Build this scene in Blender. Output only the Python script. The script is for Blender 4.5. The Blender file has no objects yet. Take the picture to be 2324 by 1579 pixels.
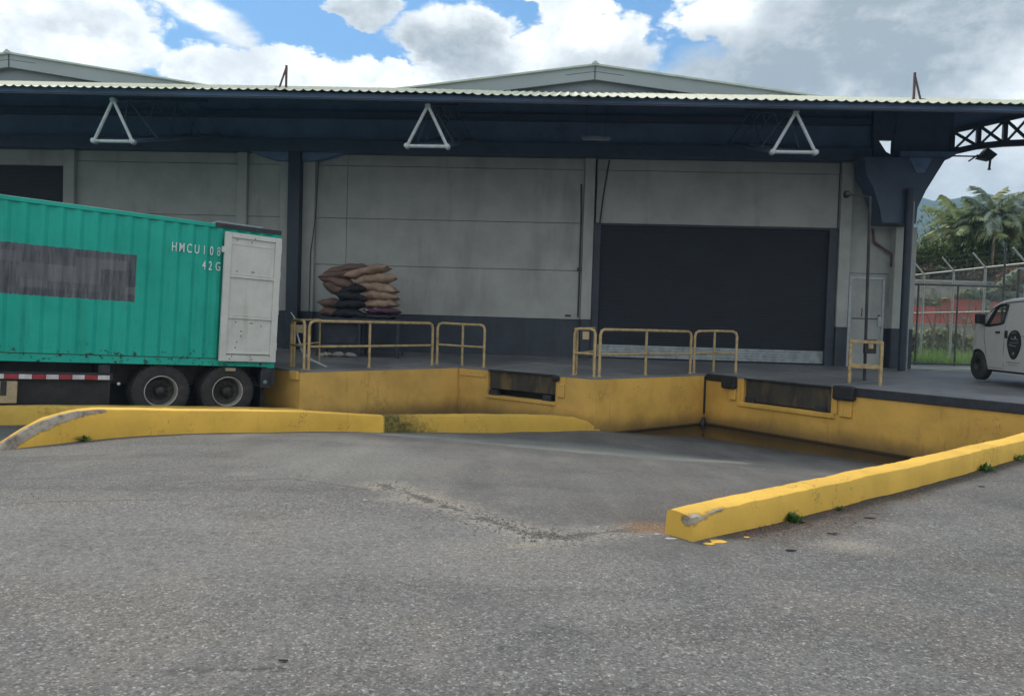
import bpy, bmesh, math, random
import numpy as np
from mathutils import Vector, Matrix, noise
random.seed(7)
S = bpy.context.scene
COL = S.collection
R = math.radians
PI = math.pi

# ------------------------------------------------------------------ camera
cam_d = bpy.data.cameras.new("camera")
cam = bpy.data.objects.new("camera", cam_d); COL.objects.link(cam)
FPX, ROLL, PITCH, EYE = 1700.0, 0.03, math.atan(59.5/1700), 1.6
ex = Vector((1,0,0)); up = Vector((0,math.sin(PITCH),math.cos(PITCH))); fw = Vector((0,math.cos(PITCH),-math.sin(PITCH)))
rt = ex*math.cos(ROLL)+up*math.sin(ROLL)
cu = ex*(-math.sin(ROLL))+up*math.cos(ROLL)
m = Matrix((rt, cu, -fw)).transposed().to_4x4(); m.translation = (0,0,EYE)
cam.matrix_world = m
cam_d.sensor_width = 36; cam_d.lens = 36*FPX/2324
cam_d.clip_start = 0.05; cam_d.clip_end = 8000
S.camera = cam
S.render.resolution_x, S.render.resolution_y = 1024, 695
S.view_settings.view_transform = 'Standard'
S.view_settings.look = 'None'
S.view_settings.exposure = 0.72
S.view_settings.gamma = 1.0
S.view_settings.use_curve_mapping = False
S.cycles.use_denoising = True
S.cycles.max_bounces = 8
S.cycles.diffuse_bounces = 4
S.cycles.transparent_max_bounces = 12

SUN_EL, SUN_AZ = R(52), R(-28)       # azimuth from +Y towards +X

# ------------------------------------------------------------------ node helpers
class X:
    """a socket with arithmetic"""
    def __init__(s, nt, sock): s.nt, s.s = nt, sock
    def _m(s, op, *a):
        n = s.nt.nodes.new('ShaderNodeMath'); n.operation = op
        for i, v in enumerate((s,)+a):
            if isinstance(v, X): s.nt.links.new(v.s, n.inputs[i])
            else: n.inputs[i].default_value = float(v)
        return X(s.nt, n.outputs[0])
    def __add__(s, o): return s._m('ADD', o)
    __radd__ = __add__
    def __sub__(s, o): return s._m('SUBTRACT', o)
    def __rsub__(s, o): return s._m('MULTIPLY', -1.0)._m('ADD', o)
    def __mul__(s, o): return s._m('MULTIPLY', o)
    __rmul__ = __mul__
    def __truediv__(s, o): return s._m('DIVIDE', o)
    def max(s, o): return s._m('MAXIMUM', o)
    def min(s, o): return s._m('MINIMUM', o)
    def abs(s): return s._m('ABSOLUTE')
    def sqrt(s): return s._m('SQRT')
    def clamp(s): return s._m('MAXIMUM', 0.0)._m('MINIMUM', 1.0)
    def ss(s, a, b):
        n = s.nt.nodes.new('ShaderNodeMapRange'); n.interpolation_type = 'SMOOTHSTEP'
        s.nt.links.new(s.s, n.inputs[0]); n.inputs[1].default_value = a; n.inputs[2].default_value = b
        if a > b:
            n.inputs[1].default_value, n.inputs[2].default_value = b, a
            n.inputs[3].default_value, n.inputs[4].default_value = 1.0, 0.0
        return X(s.nt, n.outputs[0])

def nnew(nt, t, **k):
    n = nt.nodes.new(t)
    for a, v in k.items(): setattr(n, a, v)
    return n
def tex_noise(nt, vec, scale, detail=4.0, rough=0.55, dist=0.0):
    n = nnew(nt, 'ShaderNodeTexNoise'); nt.links.new(vec, n.inputs['Vector'])
    n.inputs['Scale'].default_value = scale; n.inputs['Detail'].default_value = detail
    n.inputs['Roughness'].default_value = rough; n.inputs['Distortion'].default_value = dist
    return X(nt, n.outputs['Fac'])
def mix_col(nt, fac, a, b, mode='MIX'):
    n = nnew(nt, 'ShaderNodeMix', data_type='RGBA', blend_type=mode)
    for idx, v in ((0, fac), (6, a), (7, b)):
        if isinstance(v, X): nt.links.new(v.s, n.inputs[idx])
        elif hasattr(v, 'is_linked'): nt.links.new(v, n.inputs[idx])
        elif isinstance(v, (int, float)): n.inputs[idx].default_value = float(v)
        else: n.inputs[idx].default_value = (v[0], v[1], v[2], 1)
    return n.outputs[2]
def mapped(nt, vec, scale=(1,1,1), loc=(0,0,0), rot=(0,0,0)):
    n = nnew(nt, 'ShaderNodeMapping'); nt.links.new(vec, n.inputs[0])
    n.inputs['Scale'].default_value = scale; n.inputs['Location'].default_value = loc; n.inputs['Rotation'].default_value = rot
    return n.outputs[0]
def sep(nt, vec):
    n = nnew(nt, 'ShaderNodeSeparateXYZ'); nt.links.new(vec, n.inputs[0])
    return [X(nt, n.outputs[i]) for i in range(3)]
def comb(nt, x, y, z=0.0):
    n = nnew(nt, 'ShaderNodeCombineXYZ')
    for i, v in enumerate((x, y, z)):
        if isinstance(v, X): nt.links.new(v.s, n.inputs[i])
        else: n.inputs[i].default_value = v
    return n.outputs[0]

def sig(nt, v, d):       # absolute distance helper
    return v

def new_mat(name):
    m = bpy.data.materials.new(name); m.use_nodes = True
    nt = m.node_tree; b = nt.nodes['Principled BSDF']
    return m, nt, b
def set_in(nt, b, name, v):
    if isinstance(v, X): nt.links.new(v.s, b.inputs[name])
    elif hasattr(v, 'is_linked'): nt.links.new(v, b.inputs[name])
    else: b.inputs[name].default_value = v
def bump(nt, b, h, strength=0.3, dist=0.01):
    n = nnew(nt, 'ShaderNodeBump'); nt.links.new(h.s, n.inputs['Height'])
    n.inputs['Strength'].default_value = strength; n.inputs['Distance'].default_value = dist
    nt.links.new(n.outputs[0], b.inputs['Normal'])

def simple(name, col, rough=0.6, var=0.25, scale=4.0, metal=0.0, dirt=None, dirt_amt=0.5, dirt_scale=1.5, bmp=0.0, bscale=60.0, obj=False, streak=False, spec=0.5, speck=0.0):
    m, nt, b = new_mat(name)
    if obj: vec = nnew(nt, 'ShaderNodeTexCoord').outputs['Object']
    else: vec = nnew(nt, 'ShaderNodeNewGeometry').outputs['Position']
    n1 = tex_noise(nt, vec, scale, 5, 0.6)
    dark = tuple(c*(1-var) for c in col); lite = tuple(min(1, c*(1+var)) for c in col)
    c = mix_col(nt, n1.ss(0.3, 0.7), dark, lite)
    if dirt:
        v2 = mapped(nt, vec, (1,1,0.18)) if streak else vec
        n2 = tex_noise(nt, v2, dirt_scale, 7, 0.65)
        c = mix_col(nt, n2.ss(0.52, 0.72)*dirt_amt, c, dirt)
    if speck:
        n3 = tex_noise(nt, vec, 90, 2, 0.6)
        c = mix_col(nt, n3.ss(0.6, 0.75)*speck, c, tuple(x*0.35 for x in col))
    nt.links.new(c, b.inputs['Base Color'])
    b.inputs['Roughness'].default_value = rough; b.inputs['Metallic'].default_value = metal
    b.inputs['Specular IOR Level'].default_value = spec
    if bmp: bump(nt, b, tex_noise(nt, vec, bscale, 4, 0.6), bmp, 0.01)
    return m

# ------------------------------------------------------------------ world: Nishita sky with clouds
W = bpy.data.worlds.new("World"); S.world = W; W.use_nodes = True
nt = W.node_tree
for n in list(nt.nodes): nt.nodes.remove(n)
out = nnew(nt, 'ShaderNodeOutputWorld'); bg = nnew(nt, 'ShaderNodeBackground'); bg.inputs[1].default_value = 0.1
nt.links.new(bg.outputs[0], out.inputs[0])
sky = nnew(nt, 'ShaderNodeTexSky', sky_type='NISHITA'); sky.sun_disc = False
sky.sun_elevation = SUN_EL; sky.sun_rotation = SUN_AZ
sky.altitude = 300; sky.air_density = 1.3; sky.dust_density = 0.6; sky.ozone_density = 2.5
gen = nnew(nt, 'ShaderNodeTexCoord').outputs['Generated']
dx, dy, dz = sep(nt, gen)
az = dx._m('ARCTAN2', dy)                 # azimuth from +Y towards +X, radians
el = dz._m('ARCSINE')
wv = mapped(nt, gen, (1,1,1.7))
wa = tex_noise(nt, wv, 7.0, 8, 0.62); wb = tex_noise(nt, mapped(nt, wv, loc=(5.2,1.3,7.7)), 7.0, 8, 0.62)
wc = tex_noise(nt, mapped(nt, wv, loc=(15.2,11.3,2.7)), 24.0, 7, 0.6)
azw = az + (wa-0.5)*0.15 + (wc-0.5)*0.09
elw = el + (wb-0.5)*0.085 + (wc-0.5)*0.055
def blob(a, e, ra, re, amp=1.0, soft=0.45, x=None, y=None):
    u = ((x or azw)-R(a))/R(ra); v = ((y or elw)-R(e))/R(re)
    d = (u*u+v*v).sqrt()
    return d.ss(1.0+soft, 1.0-soft)*amp
# clouds in front of the camera: (azimuth, elevation, half sizes) in degrees
dens = None
for c in [(-18.0,16.6,8.0,1.7,1.0), (-30,18.2,5.0,2.6,.95), (-9.5,16.8,5.0,1.5,1.0), (-11.2,21.9,2.9,1.7,1.0), (-3.9,19.9,4.6,2.5,1.0),
          (3.2,23.2,2.4,1.0,.95), (6,20.0,5.0,2.4,1.0), (17.5,22.6,5.2,4.0,1.0), (27,21,12,7,1.0), (23,14,16,5.5,1.0), (30,9,10,5,0.75), (-4.5,16,12,1.6,1.0), (1.5,18.6,7,2.0,1.0), (4.6,21.2,3.0,2.0,1.0)]:
    bl = blob(*c)
    dens = bl if dens is None else dens.max(bl)
# thin veil running down to the right at the left side
veil = (((el-R(21.3)) + (az+R(26.1))*0.41 + (wb-0.5)*0.03)/R(1.5)).abs().ss(1.5, 0.1)*(tex_noise(nt, mapped(nt, gen, (6,6,22)), 3.0, 6, 0.6).ss(0.3,0.7)*0.5+0.5)*az.ss(R(-17), R(-21))
veil2 = (az+(wb-0.5)*0.08).ss(R(-24), R(-28))*1.0*tex_noise(nt, mapped(nt, gen, (5,5,16)), 2.0, 6, 0.6).ss(0.2,0.65)
# everywhere else: broken cloud of the same kind
gen_c = tex_noise(nt, mapped(nt, gen, (1,1,1.9)), 2.4, 9, 0.6).ss(0.39, 0.54)
front = az.abs().ss(R(45), R(36))*el.ss(R(40), R(28))
d_all = (dens*front).max(gen_c*(1.0-front)).max((veil.max(veil2))*front*0.9)
edge = d_all*(0.75+wc*0.5)
cov = edge.ss(0.18, 0.62)
# grey bellies
gr = None
for c in [(-11.0,21.5,2.6,1.3,.9), (-4.0,19.5,4.0,2.0,1.05), (8.0,18.2,4.5,1.6,.8), (17,17.5,7,3.0,1.1), (27,20.5,9,6,1.05), (30,9,14,6,.5), (-29,18.3,3.0,1.1,.5), (22,13,10,4,.6)]:
    bl = blob(*c, soft=0.7)
    gr = bl if gr is None else gr.max(bl)
gen_g = tex_noise(nt, mapped(nt, gen, (1,1,1.5), loc=(3,3,3)), 3.2, 7, 0.6).ss(0.42, 0.62)*0.8
gr = (gr*front).max(gen_g*(1.0-front))
puff = tex_noise(nt, mapped(nt, gen, (1,1,1.4), loc=(9,1,4)), 13.0, 8, 0.65)
puf2 = tex_noise(nt, mapped(nt, gen, (1,1,1.5), loc=(2,6,1)), 6.0, 9, 0.68)
gr = (gr*(0.30+puff*0.7+puf2.ss(0.35,0.65)*0.45) - (puff-0.5)*0.7 + (wc-0.5)*0.5).clamp()
white = mix_col(nt, puff.ss(0.35, 0.65), (7.2,7.4,7.5), (10.0,10.1,9.9))
ccol = mix_col(nt, gr, white, (2.75,3.05,3.25))
skyc = mix_col(nt, 1.0, sky.outputs[0], (0.42,0.65,0.82), 'MULTIPLY')
fin = mix_col(nt, cov, skyc, ccol)
nt.links.new(fin, bg.inputs[0])

sun_d = bpy.data.lights.new("sun", 'SUN'); sun_d.energy = 1.9; sun_d.angle = R(14); sun_d.color = (1.0,0.91,0.78)
sun = bpy.data.objects.new("sun", sun_d); COL.objects.link(sun)
sv = Vector((math.sin(SUN_AZ)*math.cos(SUN_EL), math.cos(SUN_AZ)*math.cos(SUN_EL), math.sin(SUN_EL)))
sun.rotation_euler = (-sv).to_track_quat('-Z', 'Y').to_euler(); sun.location = (0,0,40)

# ------------------------------------------------------------------ object helpers
def empty(name, label, cat, loc=(0,0,0), rz=0, group=None, ry=0):
    o = bpy.data.objects.new(name, None); COL.objects.link(o)
    o.location = loc; o.rotation_euler = (0, ry, rz)
    o['label'] = label; o['category'] = cat
    if group: o['group'] = group
    o.empty_display_size = 0.2
    return o
def wm(o):
    mw = Matrix.Translation(o.location) @ o.rotation_euler.to_matrix().to_4x4()
    return wm(o.parent) @ mw if o.parent else mw
def tag(o, label, cat, group=None):
    o['label'] = label; o['category'] = cat
    if group: o['group'] = group
    return o

class MB:
    def __init__(s): s.v = []; s.f = []; s.sm = []
    def add(s, vs, fs, smooth=False):
        n = len(s.v); s.v += [tuple(v) for v in vs]
        s.f += [tuple(i+n for i in f) for f in fs]; s.sm += [smooth]*len(fs); return s
    def box(s, x0, x1, y0, y1, z0, z1):
        vs = [(x,y,z) for z in (z0,z1) for y in (y0,y1) for x in (x0,x1)]
        return s.add(vs, [(0,2,3,1),(4,5,7,6),(0,1,5,4),(2,6,7,3),(0,4,6,2),(1,3,7,5)])
    def obox(s, c, ax, ay, az, hx, hy, hz):
        c, ax, ay, az = map(Vector, (c, ax, ay, az)); ax.normalize(); ay.normalize(); az.normalize()
        vs = [c+ax*(hx*i)+ay*(hy*j)+az*(hz*k) for k in (-1,1) for j in (-1,1) for i in (-1,1)]
        return s.add(vs, [(0,2,3,1),(4,5,7,6),(0,1,5,4),(2,6,7,3),(0,4,6,2),(1,3,7,5)])
    def beam(s, p, q, w, h, upv=(0,0,1)):
        p, q = Vector(p), Vector(q); a = (q-p); L = a.length; a.normalize()
        u = Vector(upv); sd = a.cross(u)
        if sd.length < 1e-4: sd = a.cross(Vector((0,1,0)))
        sd.normalize(); u = sd.cross(a)
        return s.obox((p+q)/2, a, sd, u, L/2, w/2, h/2)
    def tube(s, pts, r, seg=8, cap=True):
        pts = [Vector(p) for p in pts]; n0 = len(pts); rings = []
        rr = r if isinstance(r, (list,tuple)) else [r]*n0
        prev = None
        for i, p in enumerate(pts):
            t = (pts[min(i+1,n0-1)]-pts[max(i-1,0)]).normalized()
            if prev is None:
                a = Vector((0,0,1)) if abs(t.z) < .9 else Vector((1,0,0))
                a = (a - t*a.dot(t)).normalized()
            else: a = (prev - t*prev.dot(t)).normalized()
            prev = a; b = t.cross(a)
            rings.append([p+(a*math.cos(2*PI*k/seg)+b*math.sin(2*PI*k/seg))*rr[i] for k in range(seg)])
        vs = [v for ring in rings for v in ring]; fs = []
        for i in range(n0-1):
            for k in range(seg):
                k2 = (k+1)%seg
                fs.append((i*seg+k, i*seg+k2, (i+1)*seg+k2, (i+1)*seg+k))
        s.add(vs, fs, True)
        if cap: s.add(rings[0], [tuple(range(seg))[::-1]]); s.add(rings[-1], [tuple(range(seg))])
        return s
    def prism(s, poly, axis, a, b):
        """poly: 2D points; axis 'y': (x,z) extruded in y ; 'x': (y,z) ; 'z': (x,y)"""
        def P(u, v, w): return {'y': (u,w,v), 'x': (w,u,v), 'z': (u,v,w)}[axis]
        n = len(poly); vs = [P(u,v,a) for u,v in poly]+[P(u,v,b) for u,v in poly]
        fs = [tuple(range(n))[::-1], tuple(range(n,2*n))]+[(i,(i+1)%n,n+(i+1)%n,n+i) for i in range(n)]
        return s.add(vs, fs)
    def lathe(s, prof, seg=24, M=None):
        """prof: (r, h) about Z"""
        vs = []; 
        for r, h in prof:
            for k in range(seg):
                v = Vector((r*math.cos(2*PI*k/seg), r*math.sin(2*PI*k/seg), h)); vs.append(M@v if M else v)
        fs = [(i*seg+k, i*seg+(k+1)%seg, (i+1)*seg+(k+1)%seg, (i+1)*seg+k) for i in range(len(prof)-1) for k in range(seg)]
        return s.add(vs, fs, True)
    def mesh(s, name):
        me = bpy.data.meshes.new(name); me.from_pydata(s.v, [], s.f); me.update()
        me.polygons.foreach_set('use_smooth', s.sm)
        return me
    def build(s, name, mat, parent=None, world=False, bevel=0, fix=True, label=None, kind=None):
        me = s.mesh(name)
        if fix:
            bm = bmesh.new(); bm.from_mesh(me); bmesh.ops.recalc_face_normals(bm, faces=bm.faces); bm.to_mesh(me); bm.free()
        if world and parent is not None: me.transform(wm(parent).inverted())
        return link(name, me, mat, parent, bevel, label, kind)
def link(name, me, mat, parent=None, bevel=0, label=None, kind=None, loc=None):
    if mat is not None and not me.materials: me.materials.append(mat)
    o = bpy.data.objects.new(name, me); COL.objects.link(o)
    if parent is not None: o.parent = parent
    if bevel:
        md = o.modifiers.new('bevel', 'BEVEL'); md.width = bevel; md.segments = 2; md.limit_method = 'ANGLE'; md.angle_limit = R(40)
    if label: o['label'] = label
    if kind: o['kind'] = kind
    if loc: o.location = loc
    return o
def copy_tree(o, parent=None):
    c = o.copy(); COL.objects.link(c)
    if parent is not None: c.parent = parent
    for ch in [k for k in bpy.data.objects if k.parent == o]: copy_tree(ch, c)
    return c
def fbm(x, y, z=0.0, o=4):
    return noise.fractal(Vector((x,y,z)), 1.0, 2.0, o)

# ------------------------------------------------------------------ materials
PAINT = (0.60,0.385,0.062)
def yellow(name, base=PAINT, low=None, grime=0.5, moss=None, mossx=False, wear=None, obj=False, streaks=True):
    """weathered yellow wall paint; low = (z0, z1) damp tide mark; moss/wear = list of (x,y,z,r)"""
    m, nt, b = new_mat(name)
    pos = nnew(nt, 'ShaderNodeNewGeometry').outputs['Position']
    x, y, z = sep(nt, pos)
    n1 = tex_noise(nt, pos, 1.3, 6, 0.6); n2 = tex_noise(nt, pos, 14, 6, 0.7)
    c = mix_col(nt, n1.ss(0.3,0.7), tuple(k*0.86 for k in base), tuple(k*1.1 for k in base))
    c = mix_col(nt, n2.ss(0.55,0.8)*0.35, c, (base[0]*0.6, base[1]*0.62, base[2]*0.9))
    n3 = tex_noise(nt, mapped(nt, pos, (3.5,3.5,0.45)), 1.6, 7, 0.7)
    if streaks: c = mix_col(nt, n3.ss(0.56,0.75)*grime, c, (0.16,0.115,0.05))
    n5 = tex_noise(nt, pos, 5.5, 8, 0.75)
    c = mix_col(nt, n5.ss(0.68,0.74)*0.8, c, (0.09,0.07,0.045))
    n6 = tex_noise(nt, mapped(nt, pos, loc=(4,7,1)), 45, 3, 0.6)
    c = mix_col(nt, n6.ss(0.70,0.76)*0.6, c, (0.06,0.05,0.04))
    crk = (tex_noise(nt, mapped(nt, pos, loc=(1,5,3)), 3.2, 5, 0.6)-0.5).abs().ss(0.007,0.001)*tex_noise(nt, pos, 1.1, 3, 0.5).ss(0.52,0.62)
    c = mix_col(nt, crk*0.8, c, (0.06,0.05,0.04))
    if low:
        g = (z + (n1-0.5)*0.25 + (n2-0.5)*0.12).ss(low[1], low[0])
        c = mix_col(nt, g*0.72, c, (0.075,0.06,0.045))
        c = mix_col(nt, (z+(n2-0.5)*0.04).ss(-0.80,-0.85)*0.85, c, (0.02,0.018,0.014))
    for (mx,my,mz,r) in (moss or []):
        d = ((x-mx)*(x-mx)+(y-my)*(y-my)+(z-mz)*(z-mz)*0.6).sqrt() + (n2-0.5)*0.5 + (n5-0.5)*0.5
        g = d.ss(r, r*0.45)
        c = mix_col(nt, g*0.93, c, mix_col(nt, n2.ss(0.4,0.6), (0.035,0.04,0.018), (0.10,0.10,0.035)))
    if mossx:      # a patch of black-green growth with one hard painted edge, duller paint beyond it
        sx = (x+2.26)*0.7915+(y-13.35)*0.6111 + (n5-0.5)*0.10
        zz_ = z + 0.30 - sx*(-0.03)
        fade = (sx + (n2-0.5)*1.1 + (n5-0.5)*0.9 + (z+0.25)*1.2).ss(1.05, 0.15)
        g = sx.ss(-0.02, 0.03)*fade
        c = mix_col(nt, sx.ss(-0.02, 0.03)*0.35, c, (0.42,0.30,0.07))
        c = mix_col(nt, g*0.9, c, mix_col(nt, n2.ss(0.38,0.62), (0.035,0.04,0.018), (0.16,0.15,0.05)))
    if wear:
        d = None
        for (ax,ay,az_,ra), (bx,by,bz,rb_) in zip(wear[:-1], wear[1:]):
            vx, vy, vz = bx-ax, by-ay, bz-az_; l2 = vx*vx+vy*vy+vz*vz
            t = (((x-ax)*vx+(y-ay)*vy+(z-az_)*vz)/l2).clamp()
            px = x-ax-t*vx; py = y-ay-t*vy; pz = z-az_-t*vz
            q = (px*px+py*py+pz*pz*2.0).sqrt()-(ra+t*(rb_-ra))
            d = q if d is None else d.min(q)
        d = d + (n2-0.5)*0.09 + (n5-0.5)*0.16
        g = d.ss(0.008, -0.008)
        c = mix_col(nt, d.ss(0.03, 0.0)*0.55, c, (0.10,0.075,0.04))
        c = mix_col(nt, g, c, mix_col(nt, tex_noise(nt, pos, 7, 8, 0.75).ss(0.32,0.60), (0.14,0.115,0.095), (0.43,0.38,0.31)))
    nt.links.new(c, b.inputs['Base Color'])
    b.inputs['Roughness'].default_value = 0.62
    b.inputs['Specular IOR Level'].default_value = 0.15
    bump(nt, b, n2*0.6+tex_noise(nt, pos, 70, 4, 0.7)*0.4, 0.35, 0.008)
    return m
M = {}
M['yellow_wall'] = yellow('yellow_wall_paint', (0.68,0.41,0.095), low=(-0.84,-0.42), grime=0.4)
M['yellow_wall_left'] = yellow('yellow_wall_paint_left', (0.63,0.39,0.105), low=(-0.75,-0.30), grime=0.4)
M['yellow_kerb_left'] = yellow('yellow_kerb_paint_left', (0.62,0.41,0.065))
M['yellow_kerb'] = yellow('yellow_kerb_paint', (0.76,0.475,0.09), wear=[(1.36,5.60,.15,.05),(1.45,5.62,.17,.055),(1.58,5.70,.19,.045),(1.70,5.80,.205,.02)], grime=0.25)
M['yellow_kerb_back'] = yellow('yellow_kerb_back_paint', (0.64,0.43,0.09), grime=0.6)
M['concrete_worn'] = simple('worn_concrete', (0.30,0.27,0.23), 0.85, 0.35, 9, dirt=(0.03,0.03,0.03), dirt_amt=0.9, dirt_scale=5, bmp=0.6, bscale=40)
M['rail'] = simple('railing_paint', (0.42,0.31,0.15), 0.5, 0.22, 9, dirt=(0.12,0.09,0.05), dirt_amt=0.5, dirt_scale=6)
M['wall'] = simple('grey_beige_wall_panel', (0.355,0.365,0.35), 0.75, 0.10, 1.2, dirt=(0.15,0.145,0.13), dirt_amt=0.35, dirt_scale=1.1, streak=True, bmp=0.12, bscale=50)
M['wall_band'] = simple('slate_blue_band_paint', (0.028,0.040,0.055), 0.6, 0.2, 2, dirt=(0.09,0.09,0.085), dirt_amt=0.35, dirt_scale=2, streak=True)
M['pier'] = simple('pale_pier_paint', (0.36,0.38,0.36), 0.7, 0.1, 2, dirt=(0.2,0.2,0.19), dirt_amt=0.4, dirt_scale=2, streak=True)
M['joint'] = simple('joint_dark', (0.05,0.05,0.048), 0.9)
M['shutter'] = simple('shutter_dark_blue', (0.006,0.010,0.017), 0.7, 0.2, 0.8, dirt=(0.03,0.03,0.035), dirt_amt=0.15, dirt_scale=1.3)
M['galv'] = simple('galvanised_slat', (0.27,0.31,0.32), 0.45, 0.2, 5, metal=0.25, dirt=(0.1,0.1,0.1), dirt_amt=0.5, dirt_scale=4)
M['canopy_steel'] = simple('canopy_blue_steel_flare', (0.052,0.080,0.130), 0.55, 0.15, 2, dirt=(0.03,0.045,0.07), dirt_amt=0.5, dirt_scale=2)  # blue steel, its tone lifted to take in flare over the shade
M['dark_steel'] = simple('dark_blue_steel', (0.020,0.031,0.050), 0.55, 0.2, 2, dirt=(0.02,0.025,0.035), dirt_amt=0.5, dirt_scale=2)
M['soffit'] = simple('soffit_sheet', (0.115,0.185,0.315), 0.6, 0.18, 1, dirt=(0.03,0.04,0.06), dirt_amt=0.4, dirt_scale=1.2)  # lighter blue carries the lens flare veil over the shaded underside
M['white_tube'] = simple('pale_tube_paint', (0.42,0.46,0.48), 0.5, 0.12, 6, dirt=(0.25,0.22,0.18), dirt_amt=0.5, dirt_scale=7)
M['gable'] = simple('gable_cladding', (0.29,0.335,0.345), 0.6, 0.06, 0.7, dirt=(0.28,0.3,0.3), dirt_amt=0.4, dirt_scale=1, streak=True)
M['gable_inner'] = simple('gable_inner_cladding', (0.25,0.29,0.31), 0.6, 0.06, 0.7)
M['trim'] = simple('pale_green_trim', (0.44,0.50,0.45), 0.5, 0.08, 3)
M['black_edge'] = simple('black_edge_paint', (0.020,0.023,0.030), 0.5, 0.35, 6, dirt=(0.09,0.09,0.09), dirt_amt=0.3, dirt_scale=9)
M['rubber'] = simple('rubber', (0.014,0.014,0.016), 0.75, 0.4, 12, dirt=(0.05,0.045,0.04), dirt_amt=0.4, dirt_scale=9, bmp=0.5, bscale=50)
M['tyre'] = simple('tyre_rubber', (0.030,0.029,0.028), 0.85, 0.3, 6, dirt=(0.085,0.075,0.06), dirt_amt=0.6, dirt_scale=4, obj=True, bmp=0.3)
M['rim'] = simple('wheel_rim', (0.42,0.41,0.38), 0.45, 0.25, 7, metal=0.3, dirt=(0.1,0.07,0.05), dirt_amt=0.7, dirt_scale=8, obj=True)
M['rim_dark'] = simple('wheel_hub_dark', (0.022,0.020,0.018), 0.6, 0.4, 9, dirt=(0.07,0.055,0.04), dirt_amt=0.6, dirt_scale=9, obj=True)
M['chassis'] = simple('chassis_black', (0.016,0.017,0.020), 0.6, 0.4, 4, dirt=(0.05,0.042,0.035), dirt_amt=0.5, dirt_scale=4)
M['rust_steel'] = None
M['door_white'] = simple('door_white_paint', (0.56,0.57,0.53), 0.55, 0.07, 3, dirt=(0.30,0.27,0.22), dirt_amt=0.4, dirt_scale=4, streak=True, obj=True)
M['red'] = simple('tape_red', (0.32,0.02,0.035), 0.35)
M['white_tape'] = simple('tape_white', (0.6,0.58,0.6), 0.35)
M['beige'] = simple('beige_box_paint', (0.40,0.32,0.19), 0.5, 0.15, 5, dirt=(0.1,0.08,0.05), dirt_amt=0.5, dirt_scale=5)
M['white_print'] = simple('white_print', (0.68,0.72,0.70), 0.5, 0.15, 20)
M['sack_tan'] = simple('jute_sack_tan', (0.33,0.235,0.17), 0.95, 0.22, 5, dirt=(0.10,0.07,0.05), dirt_amt=0.5, dirt_scale=3, bmp=0.6, bscale=60)
M['sack_brown'] = simple('jute_sack_brown', (0.15,0.095,0.075), 0.95, 0.25, 5, dirt=(0.05,0.035,0.03), dirt_amt=0.5, dirt_scale=3, bmp=0.6, bscale=60)
M['sack_dark'] = simple('dark_sack', (0.012,0.012,0.017), 0.8, 0.3, 5, bmp=0.5, bscale=30)
M['sack_purple'] = simple('printed_purple_sack', (0.11,0.045,0.075), 0.8, 0.5, 18, dirt=(0.45,0.42,0.42), dirt_amt=0.9, dirt_scale=9)
M['table'] = simple('dark_table_steel', (0.03,0.035,0.05), 0.6, 0.3, 4)
M['van'] = simple('van_white_paint', (0.50,0.50,0.49), 0.32, 0.03, 1, dirt=(0.33,0.29,0.22), dirt_amt=0.25, dirt_scale=2.5, obj=True, spec=0.6)
M['black_plastic'] = simple('black_plastic', (0.012,0.012,0.013), 0.5, 0.2, 10)
M['chrome'] = simple('hub_silver', (0.45,0.45,0.44), 0.35, 0.2, 12, metal=0.6, obj=True)
M['brown_steel'] = simple('rust_brown_steel', (0.10,0.055,0.045), 0.7, 0.3, 9)
M['fence'] = simple('galvanised_fence', (0.50,0.52,0.50), 0.45, 0.12, 7, metal=0.2, dirt=(0.28,0.24,0.2), dirt_amt=0.5, dirt_scale=6)
M['gate'] = simple('dark_gate_tube', (0.09,0.11,0.11), 0.5, 0.3, 7)
M['redwall'] = simple('red_wall_paint', (0.52,0.085,0.08), 0.7, 0.15, 1.5, dirt=(0.25,0.12,0.1), dirt_amt=0.4, dirt_scale=1.5)
M['stone'] = simple('pale_masonry', (0.33,0.31,0.28), 0.85, 0.25, 1.5, dirt=(0.15,0.14,0.11), dirt_amt=0.6, dirt_scale=1.2, bmp=0.5, bscale=8)
M['bark'] = simple('palm_bark', (0.20,0.165,0.12), 0.9, 0.3, 5, dirt=(0.07,0.055,0.04), dirt_amt=0.5, dirt_scale=4, bmp=0.6, bscale=20)
M['pale_patch'] = simple('pale_concrete_patch', (0.36,0.36,0.30), 0.8, 0.12, 3, dirt=(0.2,0.2,0.16), dirt_amt=0.4, dirt_scale=3)
M['lampgrey'] = simple('lamp_grey', (0.17,0.2,0.24), 0.5)
def leaf(name, a, b2, dry=None):
    m, nt, b = new_mat(name)
    pos = nnew(nt, 'ShaderNodeNewGeometry').outputs['Position']
    n1 = tex_noise(nt, pos, 3.0, 4, 0.7)
    c = mix_col(nt, n1.ss(0.35,0.65), a, b2)
    if dry: c = mix_col(nt, tex_noise(nt, mapped(nt, pos, loc=(7,3,1)), 1.1, 4, 0.6).ss(0.55,0.68), c, dry)
    nt.links.new(c, b.inputs['Base Color']); b.inputs['Roughness'].default_value = 0.5
    tr = nnew(nt, 'ShaderNodeBsdfTranslucent'); nt.links.new(c, tr.inputs[0])
    mx = nnew(nt, 'ShaderNodeMixShader'); mx.inputs[0].default_value = 0.3
    nt.links.new(b.outputs[0], mx.inputs[1]); nt.links.new(tr.outputs[0], mx.inputs[2])
    nt.links.new(mx.outputs[0], nt.nodes['Material Output'].inputs[0])
    return m
M['palm'] = leaf('palm_leaf', (0.15,0.20,0.08), (0.42,0.48,0.25), (0.32,0.26,0.12))
M['palm_grey'] = leaf('grey_palm_leaf', (0.12,0.17,0.12), (0.28,0.34,0.26))
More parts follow.
